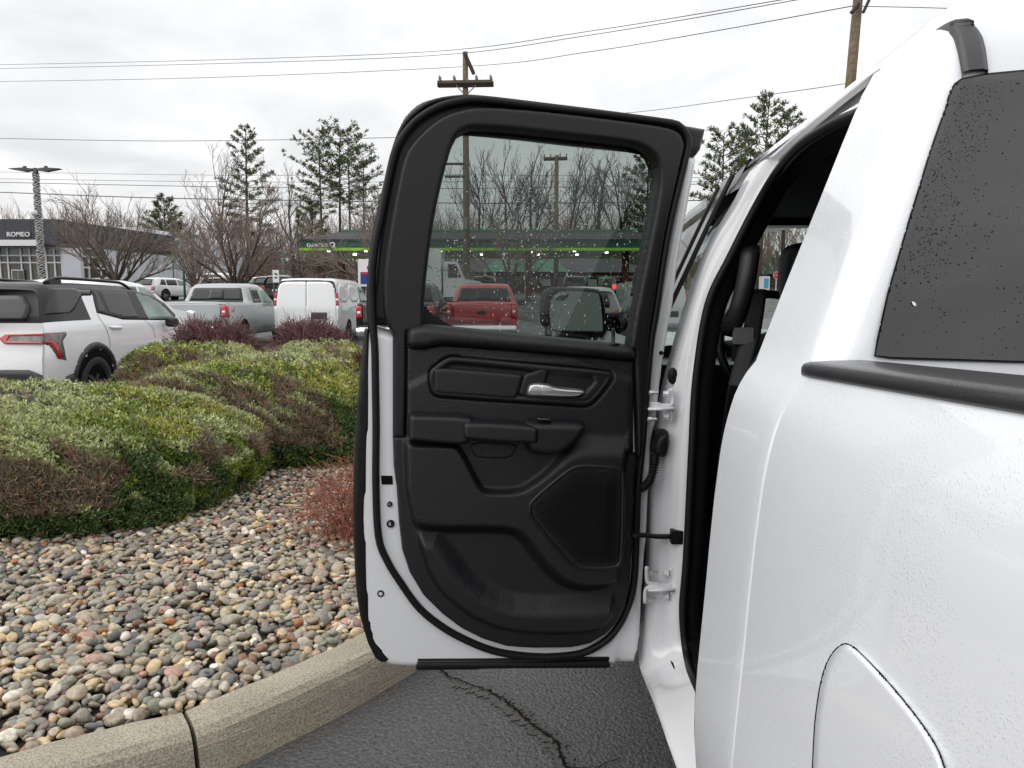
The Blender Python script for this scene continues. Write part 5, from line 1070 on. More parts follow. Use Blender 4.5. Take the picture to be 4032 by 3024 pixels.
van('silver van at the right end of the row behind the door mirror', (5.0, 25.0, 0), M['car_silver'])
# own front door corner below the mirror: black sail panel
relief('mirror_sail', [(2378,1232),(2500,1226),(2520,1400),(2370,1400)], 12, rnd_edge(.012, 10), fm(3.02), M['plastic'], truck, skirt=.03)
# far cars on the dealer's lot and at the filling station
far = [((-42.5*1.0, 50.5), 'car_white', 'white hatchback by the tall garlanded lamp post in front of the showroom', 1.5), ((-28.2, 50), 'car_blue', 'dark blue car at the foot of the left bare tree', 1.5), ((-25.9, 47), 'car_grey', 'dark grey car right of the left bare tree on the raised lot', 1.5), ((-23.6, 47.5), 'car_white', 'white car in the middle of the raised lot', 1.5), ((-21.9, 51), 'car_dred', 'dark red car beside the green lamp posts', 1.5),
       ((-19.9, 49), 'car_white', 'white sport utility vehicle just right of the small bare tree', 1.8), ((-17.8, 44), 'car_grey', 'grey car in front of the right bare tree trunk', 1.55), ((-16.9, 50), 'car_white', 'white car past the right bare tree trunk', 1.55), ((-15.5, 46), 'car_grey', 'grey car above the roof of the silver pickup truck', 1.6), ((-13.7, 43), 'car_black', 'black car beside the white upright sign', 1.7)]
for (x, y), c_, lab, H in far: generic_suv('far_car', lab, (x, y, float(G(y))), M[c_], H, 4.6, .92, rz=math.radians(-20 + 40 * random.random()), group='cars on the raised dealer lot', detail=False)
for (x, y), c_, lab, lit in (((-2.1, 54), 'car_grey', 'grey car on the filling station apron left of the far pole', False), ((4.6, 54), 'car_silver', 'silver car under the canopy just right of the far pole', False), ((7.9, 52), 'car_white', 'white car with lit brake lights under the canopy', True), ((9.6, 54), 'car_black', 'black car at the right end of the filling station', False)):
    generic_suv('far_car', lab, (x, y, float(G(y))), M[c_], 1.6, 4.6, .92, group='cars at the filling station', detail=False, lit=lit)
# box truck
bt = empty('box_truck', (-4.6, 40, float(G(40))), local=True); tag(bt, 'white box truck standing sideways at the left edge of the door window', 'truck')
mb = MB(); mb.box((-2.8, -1.1, .9), (.9, 1.2, 3.1)); mb.build('cargo_box', M['car_white'], bt)
v, f = gridf([[(x, y, z) for x, z in ((1.0, .6), (1.0, 2.35), (1.15, 2.45), (1.75, 2.42), (2.15, 1.55), (2.95, 1.40), (3.05, .9), (3.0, .6))] for y in (-1.05, 1.05)]); f = [tuple(q) for q in f] + [tuple(range(8))[::-1], tuple(range(8, 16))]; obj('cab', v, f, M['car_white'], bt)
obj('side_window', [(1.25, -1.06, 1.6), (1.95, -1.06, 1.6), (1.68, -1.06, 2.3), (1.25, -1.06, 2.3)], [(0, 1, 2, 3)], M['car_glass'], bt)
mb = MB(); mb.box((-2.8, -.95, .6), (3.0, .95, .9)); mb.build('chassis', M['clad'], bt)
for x in (-1.7, 2.3): 
    for y in (-.95, .95):
        e = wheel(bt, (x, y, .48), .48, .28, 'wheel', None, .26, 1); e.rotation_euler = (0, 0, math.pi / 2)
# ================================================================ buildings
M['fascia'] = mat('charcoal_metal_panel', (.040, .042, .050), .5, var=(.5, .15)); M['render'] = mat('white_render', (.62, .63, .67), .85, var=(.8, .12)); M['alu'] = mat('white_aluminium', (.72, .72, .74), .4)
M['shopglass'] = mat('showroom_glass', (.055, .06, .05), .08, spec=.7, var=(.35, .5, (.13, .10, .06))); M['shopglass2'] = mat('showroom_glass_upper', (.16, .20, .19), .08, spec=.7, var=(.4, .4)); M['sign_white'] = mat('sign_white', (.75, .75, .75), .5)
M['dkgreen'] = mat('dark_green_metal', srgb(22, 78, 62), .45); M['lime'] = mat('lime_strip', srgb(140, 200, 40), .4, em=(srgb(140, 205, 40), .04)); M['shingle'] = mat('grey_shingle', srgb(92, 90, 94), .85, var=(3, .3), bump=('noise', 8, .6, .04))
M['brick'] = mat('red_brown_brick', srgb(118, 74, 62), .85, var=(6, .35), bump=('noise', 14, .6, .02)); M['greenroof'] = mat('green_metal_roof', srgb(62, 120, 98), .5, var=(.6, .2)); M['lamp_on'] = mat('canopy_lamp', (1, .98, .9), .5, em=((1, .97, .85), 7))
M['bluesign'] = mat('blue_panel', srgb(38, 50, 130), .4); M['redsign'] = mat('red_panel', srgb(190, 32, 40), .4); M['wood'] = mat('weathered_pole_wood', srgb(120, 104, 84), .85, var=(7, .5), bump=('noise', 20, .7, .02)); M['wood_dk'] = mat('creosoted_wood', srgb(74, 62, 52), .85, var=(5, .4))
M['greenpost'] = mat('green_lamp_post', srgb(60, 122, 96), .5); M['post'] = mat('dark_bronze_post', srgb(66, 66, 66), .5); M['insul'] = mat('porcelain', srgb(120, 118, 122), .3); M['wire'] = mat('cable', (.09, .09, .095), .6)
def text(name, body, size, loc, rot, mm, parent, ext=.03, width=None, bold=0.0, spacing=1.0):
    cu = bpy.data.curves.new(name, 'FONT'); cu.body = body; cu.size = size; cu.extrude = ext; cu.align_x = 'LEFT'; cu.align_y = 'BOTTOM_BASELINE'; cu.offset = bold; cu.space_character = spacing
    o = link(name, cu, parent, mm); o.rotation_euler = rot
    bpy.context.view_layer.update()
    if width: s = width / max(o.dimensions.x, 1e-3); o.scale = (s, 1, 1) if False else (s, s, 1)
    me = bpy.data.meshes.new_from_object(o.evaluated_get(bpy.context.evaluated_depsgraph_get())); sc_ = o.scale.copy(); bpy.data.objects.remove(o); o = link(name, me); o.rotation_euler = rot; o.scale = sc_
    if not me.materials: me.materials.append(mm)
    return o
def wallq(a, b, z0, z1, t, name, mm, parent):
    """upright slab between plan points a, b, thickness t away from the viewer"""
    a = np.array(a, float); b = np.array(b, float); d = (b - a) / np.linalg.norm(b - a); n = np.array([-d[1], d[0]]) * t
    p = [a, b, b + n, a + n]; v = [(q[0], q[1], z0) for q in p] + [(q[0], q[1], z1) for q in p]
    return obj(name, v, [(0,3,2,1),(4,5,6,7),(0,1,5,4),(1,2,6,5),(2,3,7,6),(3,0,4,7)], mm, parent)
def Zat(px, py, Y): return float(P(px, py, Y)[2])
def Xat(px, Y): return float(P(px, 1180, Y)[0])
YD = 60.0
A = np.array([Xat(280, YD), YD]); B = np.array([Xat(700, 74.5), 74.5]); LFT = np.array([Xat(-420, YD), YD])
rom = empty('showroom', (A[0] - 8, YD, float(G(YD)))); tag(rom, 'low car showroom with charcoal fascia and tall glazing at the far left', 'building')
zg = float(G(YD)) - .2
f0, f1 = Zat(100, 967, YD), Zat(100, 869, YD)
def on(a, b, u): return a + (b - a) * u
# fascia in panels: front run and receding run
for k in range(7):
    a, b = on(LFT, A, k / 7 + .0008), on(LFT, A, (k + 1) / 7 - .0008); wallq(a + [0, -1.2], b + [0, -1.2], f0, f1, 14, 'fascia_panel', M['fascia'], rom)
for k in range(8):
    a, b = on(A + [0, -1.2], B, k / 8 + .001), on(A + [0, -1.2], B, (k + 1) / 8 - .001)
    wallq(a, b, f0 - .1, f1, 10, 'fascia_panel', M['fascia'], rom)
wallq(LFT + [0, -1.5], np.array([Xat(172, YD - 1.5), YD - 1.5]), f0 - .12, f0 + .34, .25, 'canopy_edge', M['alu'], rom)
o = text('lettering', 'ROMEO', 1.0, (0, 0, 0), (math.pi / 2, 0, 0), M['sign_white'], None, .05, width=Xat(114, YD - 1.3) - Xat(26, YD - 1.3), bold=.012, spacing=1.08)
p = P(27, 931, YD - 1.35); o.location = p; o.parent = rom; o.matrix_parent_inverse = parent_world(rom).inverted()
# glazing, one pane at a time, behind white mullions
def glazing(a, b, cols, rows, parent, t=.12, frame=.11):
    a = np.array(a, float); b = np.array(b, float)
    for i in range(len(cols) - 1):
        for j in range(len(rows) - 1):
            wallq(on(a, b, cols[i]), on(a, b, cols[i + 1]), rows[j], rows[j + 1], .05, 'glass_pane', M['shopglass2'] if j == len(rows) - 2 else M['shopglass'], parent)
    d = (b - a) / np.linalg.norm(b - a); n = np.array([d[1], -d[0]]) * t; L_ = np.linalg.norm(b - a)
    for u in cols: wallq(on(a, b, u) - d * frame / 2 + n, on(a, b, u) + d * frame / 2 + n, rows[0], rows[-1], t - .01, 'mullion', M['alu'], parent)
    for z in rows: wallq(a + n * .8, b + n * .8, z - frame / 2, z + frame / 2, t * .8 - .02, 'transom', M['alu'], parent)
Z = lambda py: Zat(100, py, YD)
colx = [-420, -330, -240, -150, -60, 14, 46, 98, 132, 172, 195, 228, 256]
glazing((Xat(-420, YD), YD), (Xat(256, YD), YD), [(c + 420) / 676 for c in colx], [zg, Z(1034), Z(1006), f0 - .1], rom)
wallq((Xat(52, YD - .2), YD - .2), (Xat(100, YD - .2), YD - .2), zg, Z(1062), .08, 'entrance_door', M['alu'], rom); wallq((Xat(55, YD - .25), YD - .25), (Xat(75, YD - .25), YD - .25), zg, Z(1066), .04, 'glass_pane', M['shopglass'], rom); wallq((Xat(79, YD - .25), YD - .25), (Xat(98, YD - .25), YD - .25), zg, Z(1066), .04, 'glass_pane', M['shopglass'], rom)
wallq((Xat(256, YD - .6), YD - .6), (Xat(326, YD - .2), YD - .2), zg, Zat(300, 977, YD), 1.2, 'white_pier', M['render'], rom)
A2 = np.array([Xat(326, YD + .6), YD + .6]); A3 = np.array([Xat(425, 64), 64.0])
glazing(A2, A3, [0, .28, .75, 1.0], [zg, Zat(380, 1055, 62), Zat(380, 1012, 62), f0 - .12], rom)
wallq(A3, B, zg, f0 - .05, 8, 'rear_wall', M['render'], rom)
for px, w, py0, py1 in ((498, 8, 1050, 1100), (542, 12, 1052, 1088), (576, 12, 1052, 1088), (614, 32, 1057, 1092)):
    u = (px - 425) / 275.; a = on(A3, B, u); b = on(A3, B, u + w / 275.); wallq(a + [-.02, -.12], b + [-.02, -.12], Zat(px, py1, a[1]), Zat(px, py0, a[1]), .06, 'window', M['shopglass'], rom)
wallq(np.array([Xat(560, 72), 72]), np.array([Xat(690, 78), 78]), f1 - .8, Zat(640, 905, 75), 3, 'roof_plant', M['alu'], rom)
gar = empty('service_building', (Xat(830, 76), 78, float(G(78)))); tag(gar, 'white flat roofed service building behind the bare lot trees', 'building')
b0, b1 = np.array([Xat(702, 75), 75.0]), np.array([Xat(962, 90), 90.0])
wallq(b0, b1, zg, Zat(702, 931, 75), 9, 'wall', M['render'], gar); a = on(b0, b1, .42); b = on(b0, b1, .54); wallq(a + [-.05, -.15], b + [-.05, -.15], zg, Zat(830, 1058, 81), .1, 'garage_opening', M['void'], gar)
# filling station canopy
YC = 47.0
can = empty('station_canopy', (Xat(1900, YC), YC + 4, float(G(YC)))); tag(can, 'green filling station canopy with a lime strip and grey hip roof', 'canopy')
x0, x1 = Xat(1186, YC), Xat(2640, YC); D_ = 9.0; zl0, zl1, zt = Zat(1900, 987, YC), Zat(1900, 976, YC), Zat(1900, 945, YC)
def ring(z0, z1, name, mm, o_=0.0, thick=.25):
    mb = MB(); mb.box((x0 - o_, YC - o_, z0), (x1 + o_, YC + thick, z1)); mb.box((x0 - o_, YC + D_ - thick, z0), (x1 + o_, YC + D_ + o_, z1)); mb.box((x0 - o_, YC + thick + .003, z0), (x0 + thick, YC + D_ - thick - .003, z1)); mb.box((x1 - thick, YC + thick + .003, z0), (x1 + o_, YC + D_ - thick - .003, z1)); mb.build(name, mm, can)
ring(zl1 + .004, zt - .05, 'fascia', M['dkgreen']); ring(zl0, zl1, 'lime_strip', M['lime'], .04); ring(zt - .046, zt + .06, 'gutter', M['fascia'], .05)
mb = MB(); mb.box((x0 + .26, YC + .26, zl0 + .1), (x1 - .26, YC + D_ - .26, zl0 + .2)); mb.build('soffit', M['alu'], can)
zr = Zat(1400, 912, YC + 3.2); rd = (x0 + 2.0, x1 - 2.0, YC + 3.2, YC + D_ - 3.2)
v = [(x0, YC, zt + .06), (x1, YC, zt + .06), (x1, YC + D_, zt + .06), (x0, YC + D_, zt + .06), (rd[0], rd[2], zr), (rd[1], rd[2], zr), (rd[1], rd[3], zr), (rd[0], rd[3], zr)]
rf = obj('roof', v, [(0,1,5,4),(1,2,6,5),(2,3,7,6),(3,0,4,7),(4,5,6,7)], M['shingle'], can)
mb = MB(); mb.box((rd[0] - .1, rd[2] - .1, zr), (rd[1] + .1, rd[2] + .12, zr + .14)); mb.build('ridge_trim', M['greenroof'], rf)
for k in range(13):
    t = k / 12; 
for j in range(6):   # courses of shingles
    t0 = j / 6; zc = zt + .06 + (zr - zt - .06) * t0; yc = YC + 3.2 * t0; mb = MB(); mb.box((x0 + 2.0 * t0, yc - .02, zc + .01), (x1 - 2.0 * t0, yc + .02, zc + .035)); mb.build('shingle_course', M['shingle'], rf)
o = text('lettering', 'QuickChek', .4, (0, 0, 0), (math.pi / 2, 0, 0), M['sign_white'], None, .03, width=Xat(1292, YC) - Xat(1208, YC), bold=.012); o.location = P(1208, 971.5, YC - .06); o.parent = can; o.matrix_parent_inverse = parent_world(can).inverted()
ct = P(1309, 964, YC - .06); R_ = 11 * YC / F; a = np.linspace(0, 2 * math.pi, 25)[:-1]
mb = MB(); g = [[(ct[0] + r * math.cos(q), ct[1] - d_, ct[2] + r * math.sin(q)) for q in np.append(a, 0)] for r, d_ in ((R_, 0), (R_, .03), (R_ * .58, .03), (R_ * .58, 0))]; mb.grid(g); mb.add([(ct[0] + .02, ct[1] - .035, ct[2] - .04), (ct[0] + .08, ct[1] - .035, ct[2] - .01), (ct[0] + .22, ct[1] - .035, ct[2] - .2), (ct[0] + .15, ct[1] - .035, ct[2] - .22)], [(0,1,2,3)]); mb.build('round_emblem', M['sign_white'], can)
for px in (1347, 1700, 2080, 2460):
    for yy in (YC + 2.6, YC + 6.2):
        x = Xat(px, yy); mb = MB(); mb.box((x - .2, yy - .3, float(G(yy)) - .2), (x + .2, yy + .3, zl0 + .12)); mb.build('column', M['brick'], can)
for px, py, yy in ((1298,993,YC+1.2),(1444,995,YC+1.2),(1401,1010,YC+5),(1848,995,YC+1.2),(1896,1010,YC+5),(1986,1006,YC+4),(2090,1000,YC+2.5),(2118,1012,YC+5),(2260,996,YC+1.2),(2270,1014,YC+5.2),(2386,1004,YC+3),(1560,1000,YC+3)):
    x = Xat(px, yy); z = zl0 + .06; mb = MB(); mb.box((x - .09, yy - .12, z - .05), (x + .09, yy + .12, z + .035)); mb.build('ceiling_lamp', M['lamp_on'], can)
for px in (1500, 1760, 2150, 2330):
    yy = YC + 4.5; pu = empty('fuel_pump', (Xat(px, yy), yy, float(G(yy))), local=True); tag(pu, {1500: 'fuel pump under the left end of the canopy', 1760: 'fuel pump behind the red pickup truck', 2150: 'fuel pump behind the black door mirror', 2330: 'fuel pump at the right of the canopy'}[px], 'fuel pump', 'fuel pumps')
    mb = MB(); mb.box((-.4, -.25, 0), (.4, .25, 1.5)); mb.build('cabinet', M['dkgreen'], pu); mb = MB(); mb.box((-.3, -.27, .9), (.3, -.252, 1.35)); mb.build('display', M['sign_white'], pu)
# store
YS = 74.0
st = empty('store', (Xat(2070, YS), YS, float(G(YS)))); tag(st, 'brick convenience store with green entrance roof behind the canopy', 'building')
sx0, sx1 = Xat(1790, YS), Xat(2520, YS); ze = Zat(2000, 1073, YS); gz = float(G(YS)) - .1
mb = MB(); mb.box((sx0, YS, gz), (sx1, YS + 12, ze)); mb.build('wall', M['brick'], st)
obj('roof', [(sx0 - .5, YS - .5, ze), (sx1 + .5, YS - .5, ze), (sx1 + .5, YS + 12.5, ze), (sx0 - .5, YS + 12.5, ze), (sx0 + 3, YS + 5, ze + 2.6), (sx1 - 3, YS + 5, ze + 2.6)], [(0,1,5,4),(1,2,5),(2,3,4,5),(3,0,4)], M['shingle'], st)
ex0, ex1 = Xat(1894, YS - 2), Xat(2244, YS - 2); obj('entrance_roof', [(ex0, YS - 2, ze), (ex1, YS - 2, ze), (ex1, YS + 3, ze), (ex0, YS + 3, ze), (ex0 + 1.4, YS + .4, ze + 1.3), (ex1 - 1.4, YS + .4, ze + 1.3)], [(0,1,5,4),(1,2,5),(2,3,4,5),(3,0,4),(0,3,2,1)], M['greenroof'], st)
for px in (1910, 1948, 2070, 2190, 2232):
    x = Xat(px, YS - 1.8); mb = MB(); mb.box((x - .09, YS - 1.9, gz), (x + .09, YS - 1.7, ze)); mb.build('porch_post', M['alu'], st)
for px in (1830, 1860, 1925, 1975, 2010, 2045, 2100, 2140, 2210, 2300, 2360):
    x = Xat(px, YS); mb = MB(); mb.box((x - .36, YS - .06, gz + .8), (x + .36, YS - .01, ze - .35)); mb.build('window', M['shopglass2'], st)
for px in (2320, 2385):
    x = Xat(px, YS - 5); u = empty('patio_umbrella', (x, YS - 5, float(G(YS - 5)))); tag(u, 'green patio umbrella outside the store, %s of the pair' % ('left' if px < 2350 else 'right'), 'umbrella', 'patio umbrellas')
    zz = Zat(px, 1100, YS - 5); v = [(x, YS - 5, zz + .35)] + [(x + 1.0 * math.cos(q), YS - 5 + 1.0 * math.sin(q), zz) for q in np.arange(8) * math.pi / 4]; obj('canopy', v, [(0, 1 + k, 1 + (k + 1) % 8) for k in range(8)], M['greenroof'], u); mb = MB(); mb.tube([(x, YS - 5, float(G(YS - 5))), (x, YS - 5, zz + .4)], .04, 6); mb.build('pole', M['alu'], u)
# green roofed house, stop sign and cabinet seen through the windscreen
YH = 95.0; hs = empty('green_roofed_house', (Xat(3130, YH), YH, float(G(YH)))); tag(hs, 'brick house with green roof seen through the windscreen', 'building'); hx0, hx1 = Xat(3010, YH), Xat(3420, YH); zE = Zat(3100, 1078, YH)
mb = MB(); mb.box((hx0 + .6, YH, float(G(YH)) - .2), (hx1, YH + 9, zE)); mb.build('wall', M['brick'], hs)
obj('roof', [(hx0, YH - .6, zE), (hx1, YH - .6, zE), (hx1, YH + 9.5, zE), (hx0, YH + 9.5, zE), (hx0 + 3.5, YH + 4.5, zE + 2.4), (hx1 - 2, YH + 4.5, zE + 2.4)], [(0,1,5,4),(1,2,5),(2,3,4,5),(3,0,4)], M['greenroof'], hs)
for px in (3080, 3105, 3160): x = Xat(px, YH); mb = MB(); mb.box((x - .3, YH - .05, zE - 1.8), (x + .3, YH - .01, zE - .5)); mb.build('window', M['shopglass2'], hs)
mb = MB(); mb.box((Xat(3128, YH), YH + 4, zE + 1.2), (Xat(3128, YH) + .4, YH + 4.5, zE + 3.2)); mb.build('flue', M['alu'], hs)
ss = P(3058, 1084, 60); e = empty('stop_sign', (ss[0], 60, float(G(60)))); tag(e, 'red octagonal stop sign seen through the windscreen', 'sign'); a = np.arange(8) * math.pi / 4 + math.pi / 8
rr = 14.5 * 60 / F; mb = MB(); mb.tube([(ss[0], 60.05, float(G(60))), (ss[0], 60.05, ss[2] + rr)], .035, 6); mb.build('post', M['alu'], e)
obj('rim', [(ss[0] + rr * math.cos(q), 60, ss[2] + rr * math.sin(q)) for q in a], [tuple(range(8))], M['sign_white'], e); obj('face', [(ss[0] + rr * .9 * math.cos(q), 59.99, ss[2] + rr * .9 * math.sin(q)) for q in a], [tuple(range(8))], M['redsign'], e)
o = text('lettering', 'STOP', .2, (0, 0, 0), (math.pi / 2, 0, 0), M['sign_white'], None, .004, width=rr * 1.35); o.location = (ss[0] - rr * .675, 59.975, ss[2] - rr * .22); o.parent = e; o.matrix_parent_inverse = parent_world(e).inverted()
cb = P(3014, 1137, 55); e = empty('ice_cabinet', (cb[0], 55, float(G(55)))); tag(e, 'white and blue cabinet beside the stop sign', 'cabinet'); zc = Zat(3014, 1088, 55); mb = MB(); mb.box((cb[0] - .3, 55, float(G(55))), (cb[0] + .3, 55.6, zc)); mb.build('case', M['alu'], e); mb = MB(); mb.box((cb[0] - .12, 54.97, zc - .85), (cb[0] + .2, 54.996, zc - .15)); mb.build('panel', mat('sky_blue_panel', srgb(70, 160, 200), .4), e)
# price sign, small white sign
YG = 34.0; e = empty('price_sign', (Xat(1440, YG), YG, float(G(YG)))); tag(e, 'white street sign with red band and blue panel at the edge of the open door', 'sign'); xs0, xs1 = Xat(1412, YG), Xat(1476, YG)
zz = lambda py: Zat(1440, py, YG)
mb = MB(); mb.box((xs0, YG, zz(1128)), (xs1, YG + .4, zz(1020))); mb.build('board', M['sign_white'], e); mb = MB(); mb.box((Xat(1422, YG), YG - .03, zz(1118)), (xs1 - .08, YG - .003, zz(1080))); mb.build('blue_panel', M['bluesign'], e); mb = MB(); mb.box((Xat(1422, YG), YG - .03, zz(1079.5)), (xs1 - .08, YG - .003, zz(1071))); mb.build('red_band', M['redsign'], e)
mb = MB(); mb.box((Xat(1448, YG), YG - .02, zz(1060)), (xs1 - .1, YG - .003, zz(1047))); mb.build('red_mark', M['redsign'], e); mb = MB(); mb.box((xs0 + .1, YG + .1, float(G(YG))), (xs0 + .25, YG + .3, zz(1128))); mb.box((xs1 - .25, YG + .1, float(G(YG))), (xs1 - .1, YG + .3, zz(1128))); mb.build('legs', M['post'], e)
YG = 32.0; e = empty('speed_sign', (Xat(1090, YG), YG, float(G(YG)))); tag(e, 'narrow white upright sign above the left corner of the van', 'sign'); zz = lambda py: Zat(1090, py, YG)
mb = MB(); mb.box((Xat(1077, YG), YG, zz(1112)), (Xat(1101, YG), YG + .06, zz(1063))); mb.build('board', M['sign_white'], e); mb = MB(); mb.tube([(Xat(1079, YG), YG + .1, float(G(YG))), (Xat(1079, YG), YG + .1, zz(1063))], .05, 6); mb.build('post', M['post'], e)
for a_, b_, c_, d_ in ((1083, 1094, 1075, 1079), (1088, 1097, 1080, 1083), (1084, 1094, 1090, 1096)): mb = MB(); mb.box((Xat(a_, YG), YG - .012, zz(d_)), (Xat(b_, YG), YG - .002, zz(c_))); mb.build('marking', M['clad'], e)
# ================================================================ poles, lamps, wires
# lamp post wound with a light string
YL = 30.0; b0 = P(166, 1100, YL); t0 = P(140, 668, YL); b0 = b0 + (b0 - t0) / (b0[2] - t0[2]) * (0.1 - b0[2]) * 1.0
lp = empty('lamp_post', tuple(b0)); tag(lp, 'tall twin headed lamp post wound with a pale light string at the left', 'lamp post'); ax = (t0 - b0); Hh = np.linalg.norm(ax)
mb = MB(); mb.tube([b0, t0 + ax / Hh * .06], [.13, .095], 14); mb.build('post', M['post'], lp, True)
for ph in (0, math.pi):
    n = 900; u = np.linspace(.02, .975, n); th = u * Hh / .17 * 2 * math.pi + ph; r = .125 - .035 * u + .02 + .012 * np.sin(u * 700)
    mb = MB(); mb.tube(b0 + ax * u[:, None] + np.stack([r * np.cos(th), r * np.sin(th), .03 * np.sin(th * 3.3)], -1), .020, 4); mb.build('light_string', mat('pale_light_string', (.50, .48, .46), .6) if ph == 0 else bpy.data.materials['pale_light_string'], lp)
for sg in (-1, 1):
    mb = MB(); c = t0 + np.array([0, 0, .02]); mb.add([c + np.array(q) for q in ((sg*.10,-.10,-.06),(sg*.42,-.14,-.10),(sg*1.0,-.12,.0),(sg*1.0,.12,.0),(sg*.42,.14,-.10),(sg*.10,.10,-.06),(sg*.10,-.08,.02),(sg*.42,-.13,.05),(sg*1.0,-.12,.015),(sg*1.0,.12,.015),(sg*.42,.13,.05),(sg*.10,.08,.02))], [(0,1,7,6),(1,2,8,7),(2,3,9,8),(3,4,10,9),(4,5,11,10),(6,7,10,11),(7,8,9,10),(5,4,1,0),(4,3,2,1)]); mb.box(c + np.array([sg*.42-.05,-.04,.05]), c + np.array([sg*.42+.05,.04,.12])); mb.build('lamp_head', M['post'], lp)
v, f = ico(1); obj('bell_ornament', v * .13 + P(134, 838, YL - .2), f, M['sign_white'], lp, True)
def lamp2(name, x, y, z0, H_, lab, mm, r=.06, arm=True):
    e = empty(name, (x, y, z0)); tag(e, lab, 'lamp post', 'plain lamp posts'); mb = MB(); mb.tube([(x, y, z0), (x, y, z0 + H_)], [r, r * .8], 8); mb.build('post', mm, e, True)
    mb = MB(); mb.box((x - .05, y - .2, z0 + H_ - .02), (x + (.95 if arm else .5), y + .2, z0 + H_ + .16)); mb.build('lamp_head', mm, e)
lamp2('green_lamp_post', Xat(729, 46), 46, float(G(46)), Zat(729, 935, 46) - float(G(46)), 'green lamp post with a boxy head, the taller of the two', M['greenpost'], .075)
lamp2('green_lamp_post', Xat(688, 54), 54, float(G(54)), Zat(688, 960, 54) - float(G(54)), 'thin green lamp post, the left and farther one', M['greenpost'], .065)
lamp2('green_lamp_post', Xat(1322, 52), 52, float(G(52)), Zat(1322, 1028, 52) - float(G(52)), 'short green lamp post beside the brick canopy column', M['greenpost'], .07)
lamp2('green_lamp_post', Xat(1120, 60), 60, float(G(60)), Zat(1120, 1008, 60) - float(G(60)), 'pale green lamp post in the brush left of the canopy', M['greenpost'], .06)
lamp2('rear_lamp_post', 9.9, -10.4, 0, 7.6, 'dark lamp post mirrored in the rear window of the truck', M['post'], .13)
def upole(name, top, base, r, lab, arms, extra=None):
    e = empty(name, tuple(base)); tag(e, lab, 'utility pole', 'utility poles'); mb = MB(); mb.tube([base, (np.array(base) + top) / 2, top], [r * 1.15, r, r * .82], 12); mb.build('pole', M['wood'], e, True)
    for a, b, t in arms:
        a, b = np.array(a), np.array(b); mb = MB(); mb.tube([a, b], t, 4, flat=(1, 1.3)); mb.build('crossarm', M['wood_dk'], e)
        for u in (.04, .3, .7, .96):
            p = a + (b - a) * u; v, f = lathe([(.0, .32), (.05, .30), (.03, .25), (.075, .22), (.035, .18), (.075, .14), (.03, .08), (.03, 0)], 8); obj('insulator', v + p + np.array([0, 0, t * .8]), f, M['insul'], e, True)
    return e
YP = 40.0; tp = P(1832, 205, YP); bs = np.array([tp[0], YP, float(G(YP))])
e = upole('utility_pole', tp, bs, .17, 'tall utility pole with double crossarm rising behind the open door', [(P(1722, 330, YP - .25), P(1940, 326, YP - .25), .13), (P(1726, 334, YP + .3), P(1944, 331, YP + .3), .12)])
mb = MB(); mb.tube([P(1829, 208, YP - .2), P(1866, 292, YP - .2)], .10, 4); mb.build('brace_arm', M['wood_dk'], e)
for a, b in ((1795, 1826), (1874, 1842)): mb = MB(); mb.tube([P(a, 336, YP - .3), P(b, 368, YP - .3)], .03, 5); mb.build('strut', M['insul'], e)
mb = MB(); a = P(1832, 880, YP - .3); mb.box(a - np.array([.12, .1, .3]), a + np.array([.12, .05, .3])); mb.build('meter_box', M['insul'], e); mb = MB(); a = P(1852, 880, YP - .3); mb.box(a - np.array([.06, .06, .28]), a + np.array([.06, .06, .28])); mb.build('conduit_box', M['insul'], e)
for py in (645, 695):
    mb = MB(); mb.tube([P(1832, py, YP - .1), P(1752, py, YP - .1)], .07, 5); mb.build('bracket', M['wood_dk'], e)
YQ = 62.0; tp2 = P(2192, 612, YQ); upole('utility_pole', tp2, np.array([tp2[0], YQ, float(G(YQ))]), .19, 'farther utility pole seen through the door window', [(P(2140, 626, YQ), P(2234, 624, YQ), .12)])
YR = 24.0; tp3 = P(3402, -190, YR); bs3 = P(3300, 1180, YR); bs3 = np.array([bs3[0] - .3, YR, 0.0]); tp3 = P(3396, -200, YR); d3 = P(3352, 290, YR) - tp3; bs3 = tp3 + d3 * (tp3[2] / -d3[2])
e = upole('utility_pole', tp3, bs3, .165, 'brown utility pole rising behind the cab roof', [(P(3300, -90, YR - .2), P(3500, -90, YR - .2), .1)])
mb = MB(); mb.tube([P(3440, -40, YR - .2), P(3398, 50, YR - .2)], .05, 5); mb.build('brace_arm', M['wood_dk'], e); mb = MB(); mb.tube([P(3352, 50, YR - .3), P(3382, 14, YR - .2)], .06, 5); mb.build('bracket', M['wood_dk'], e)
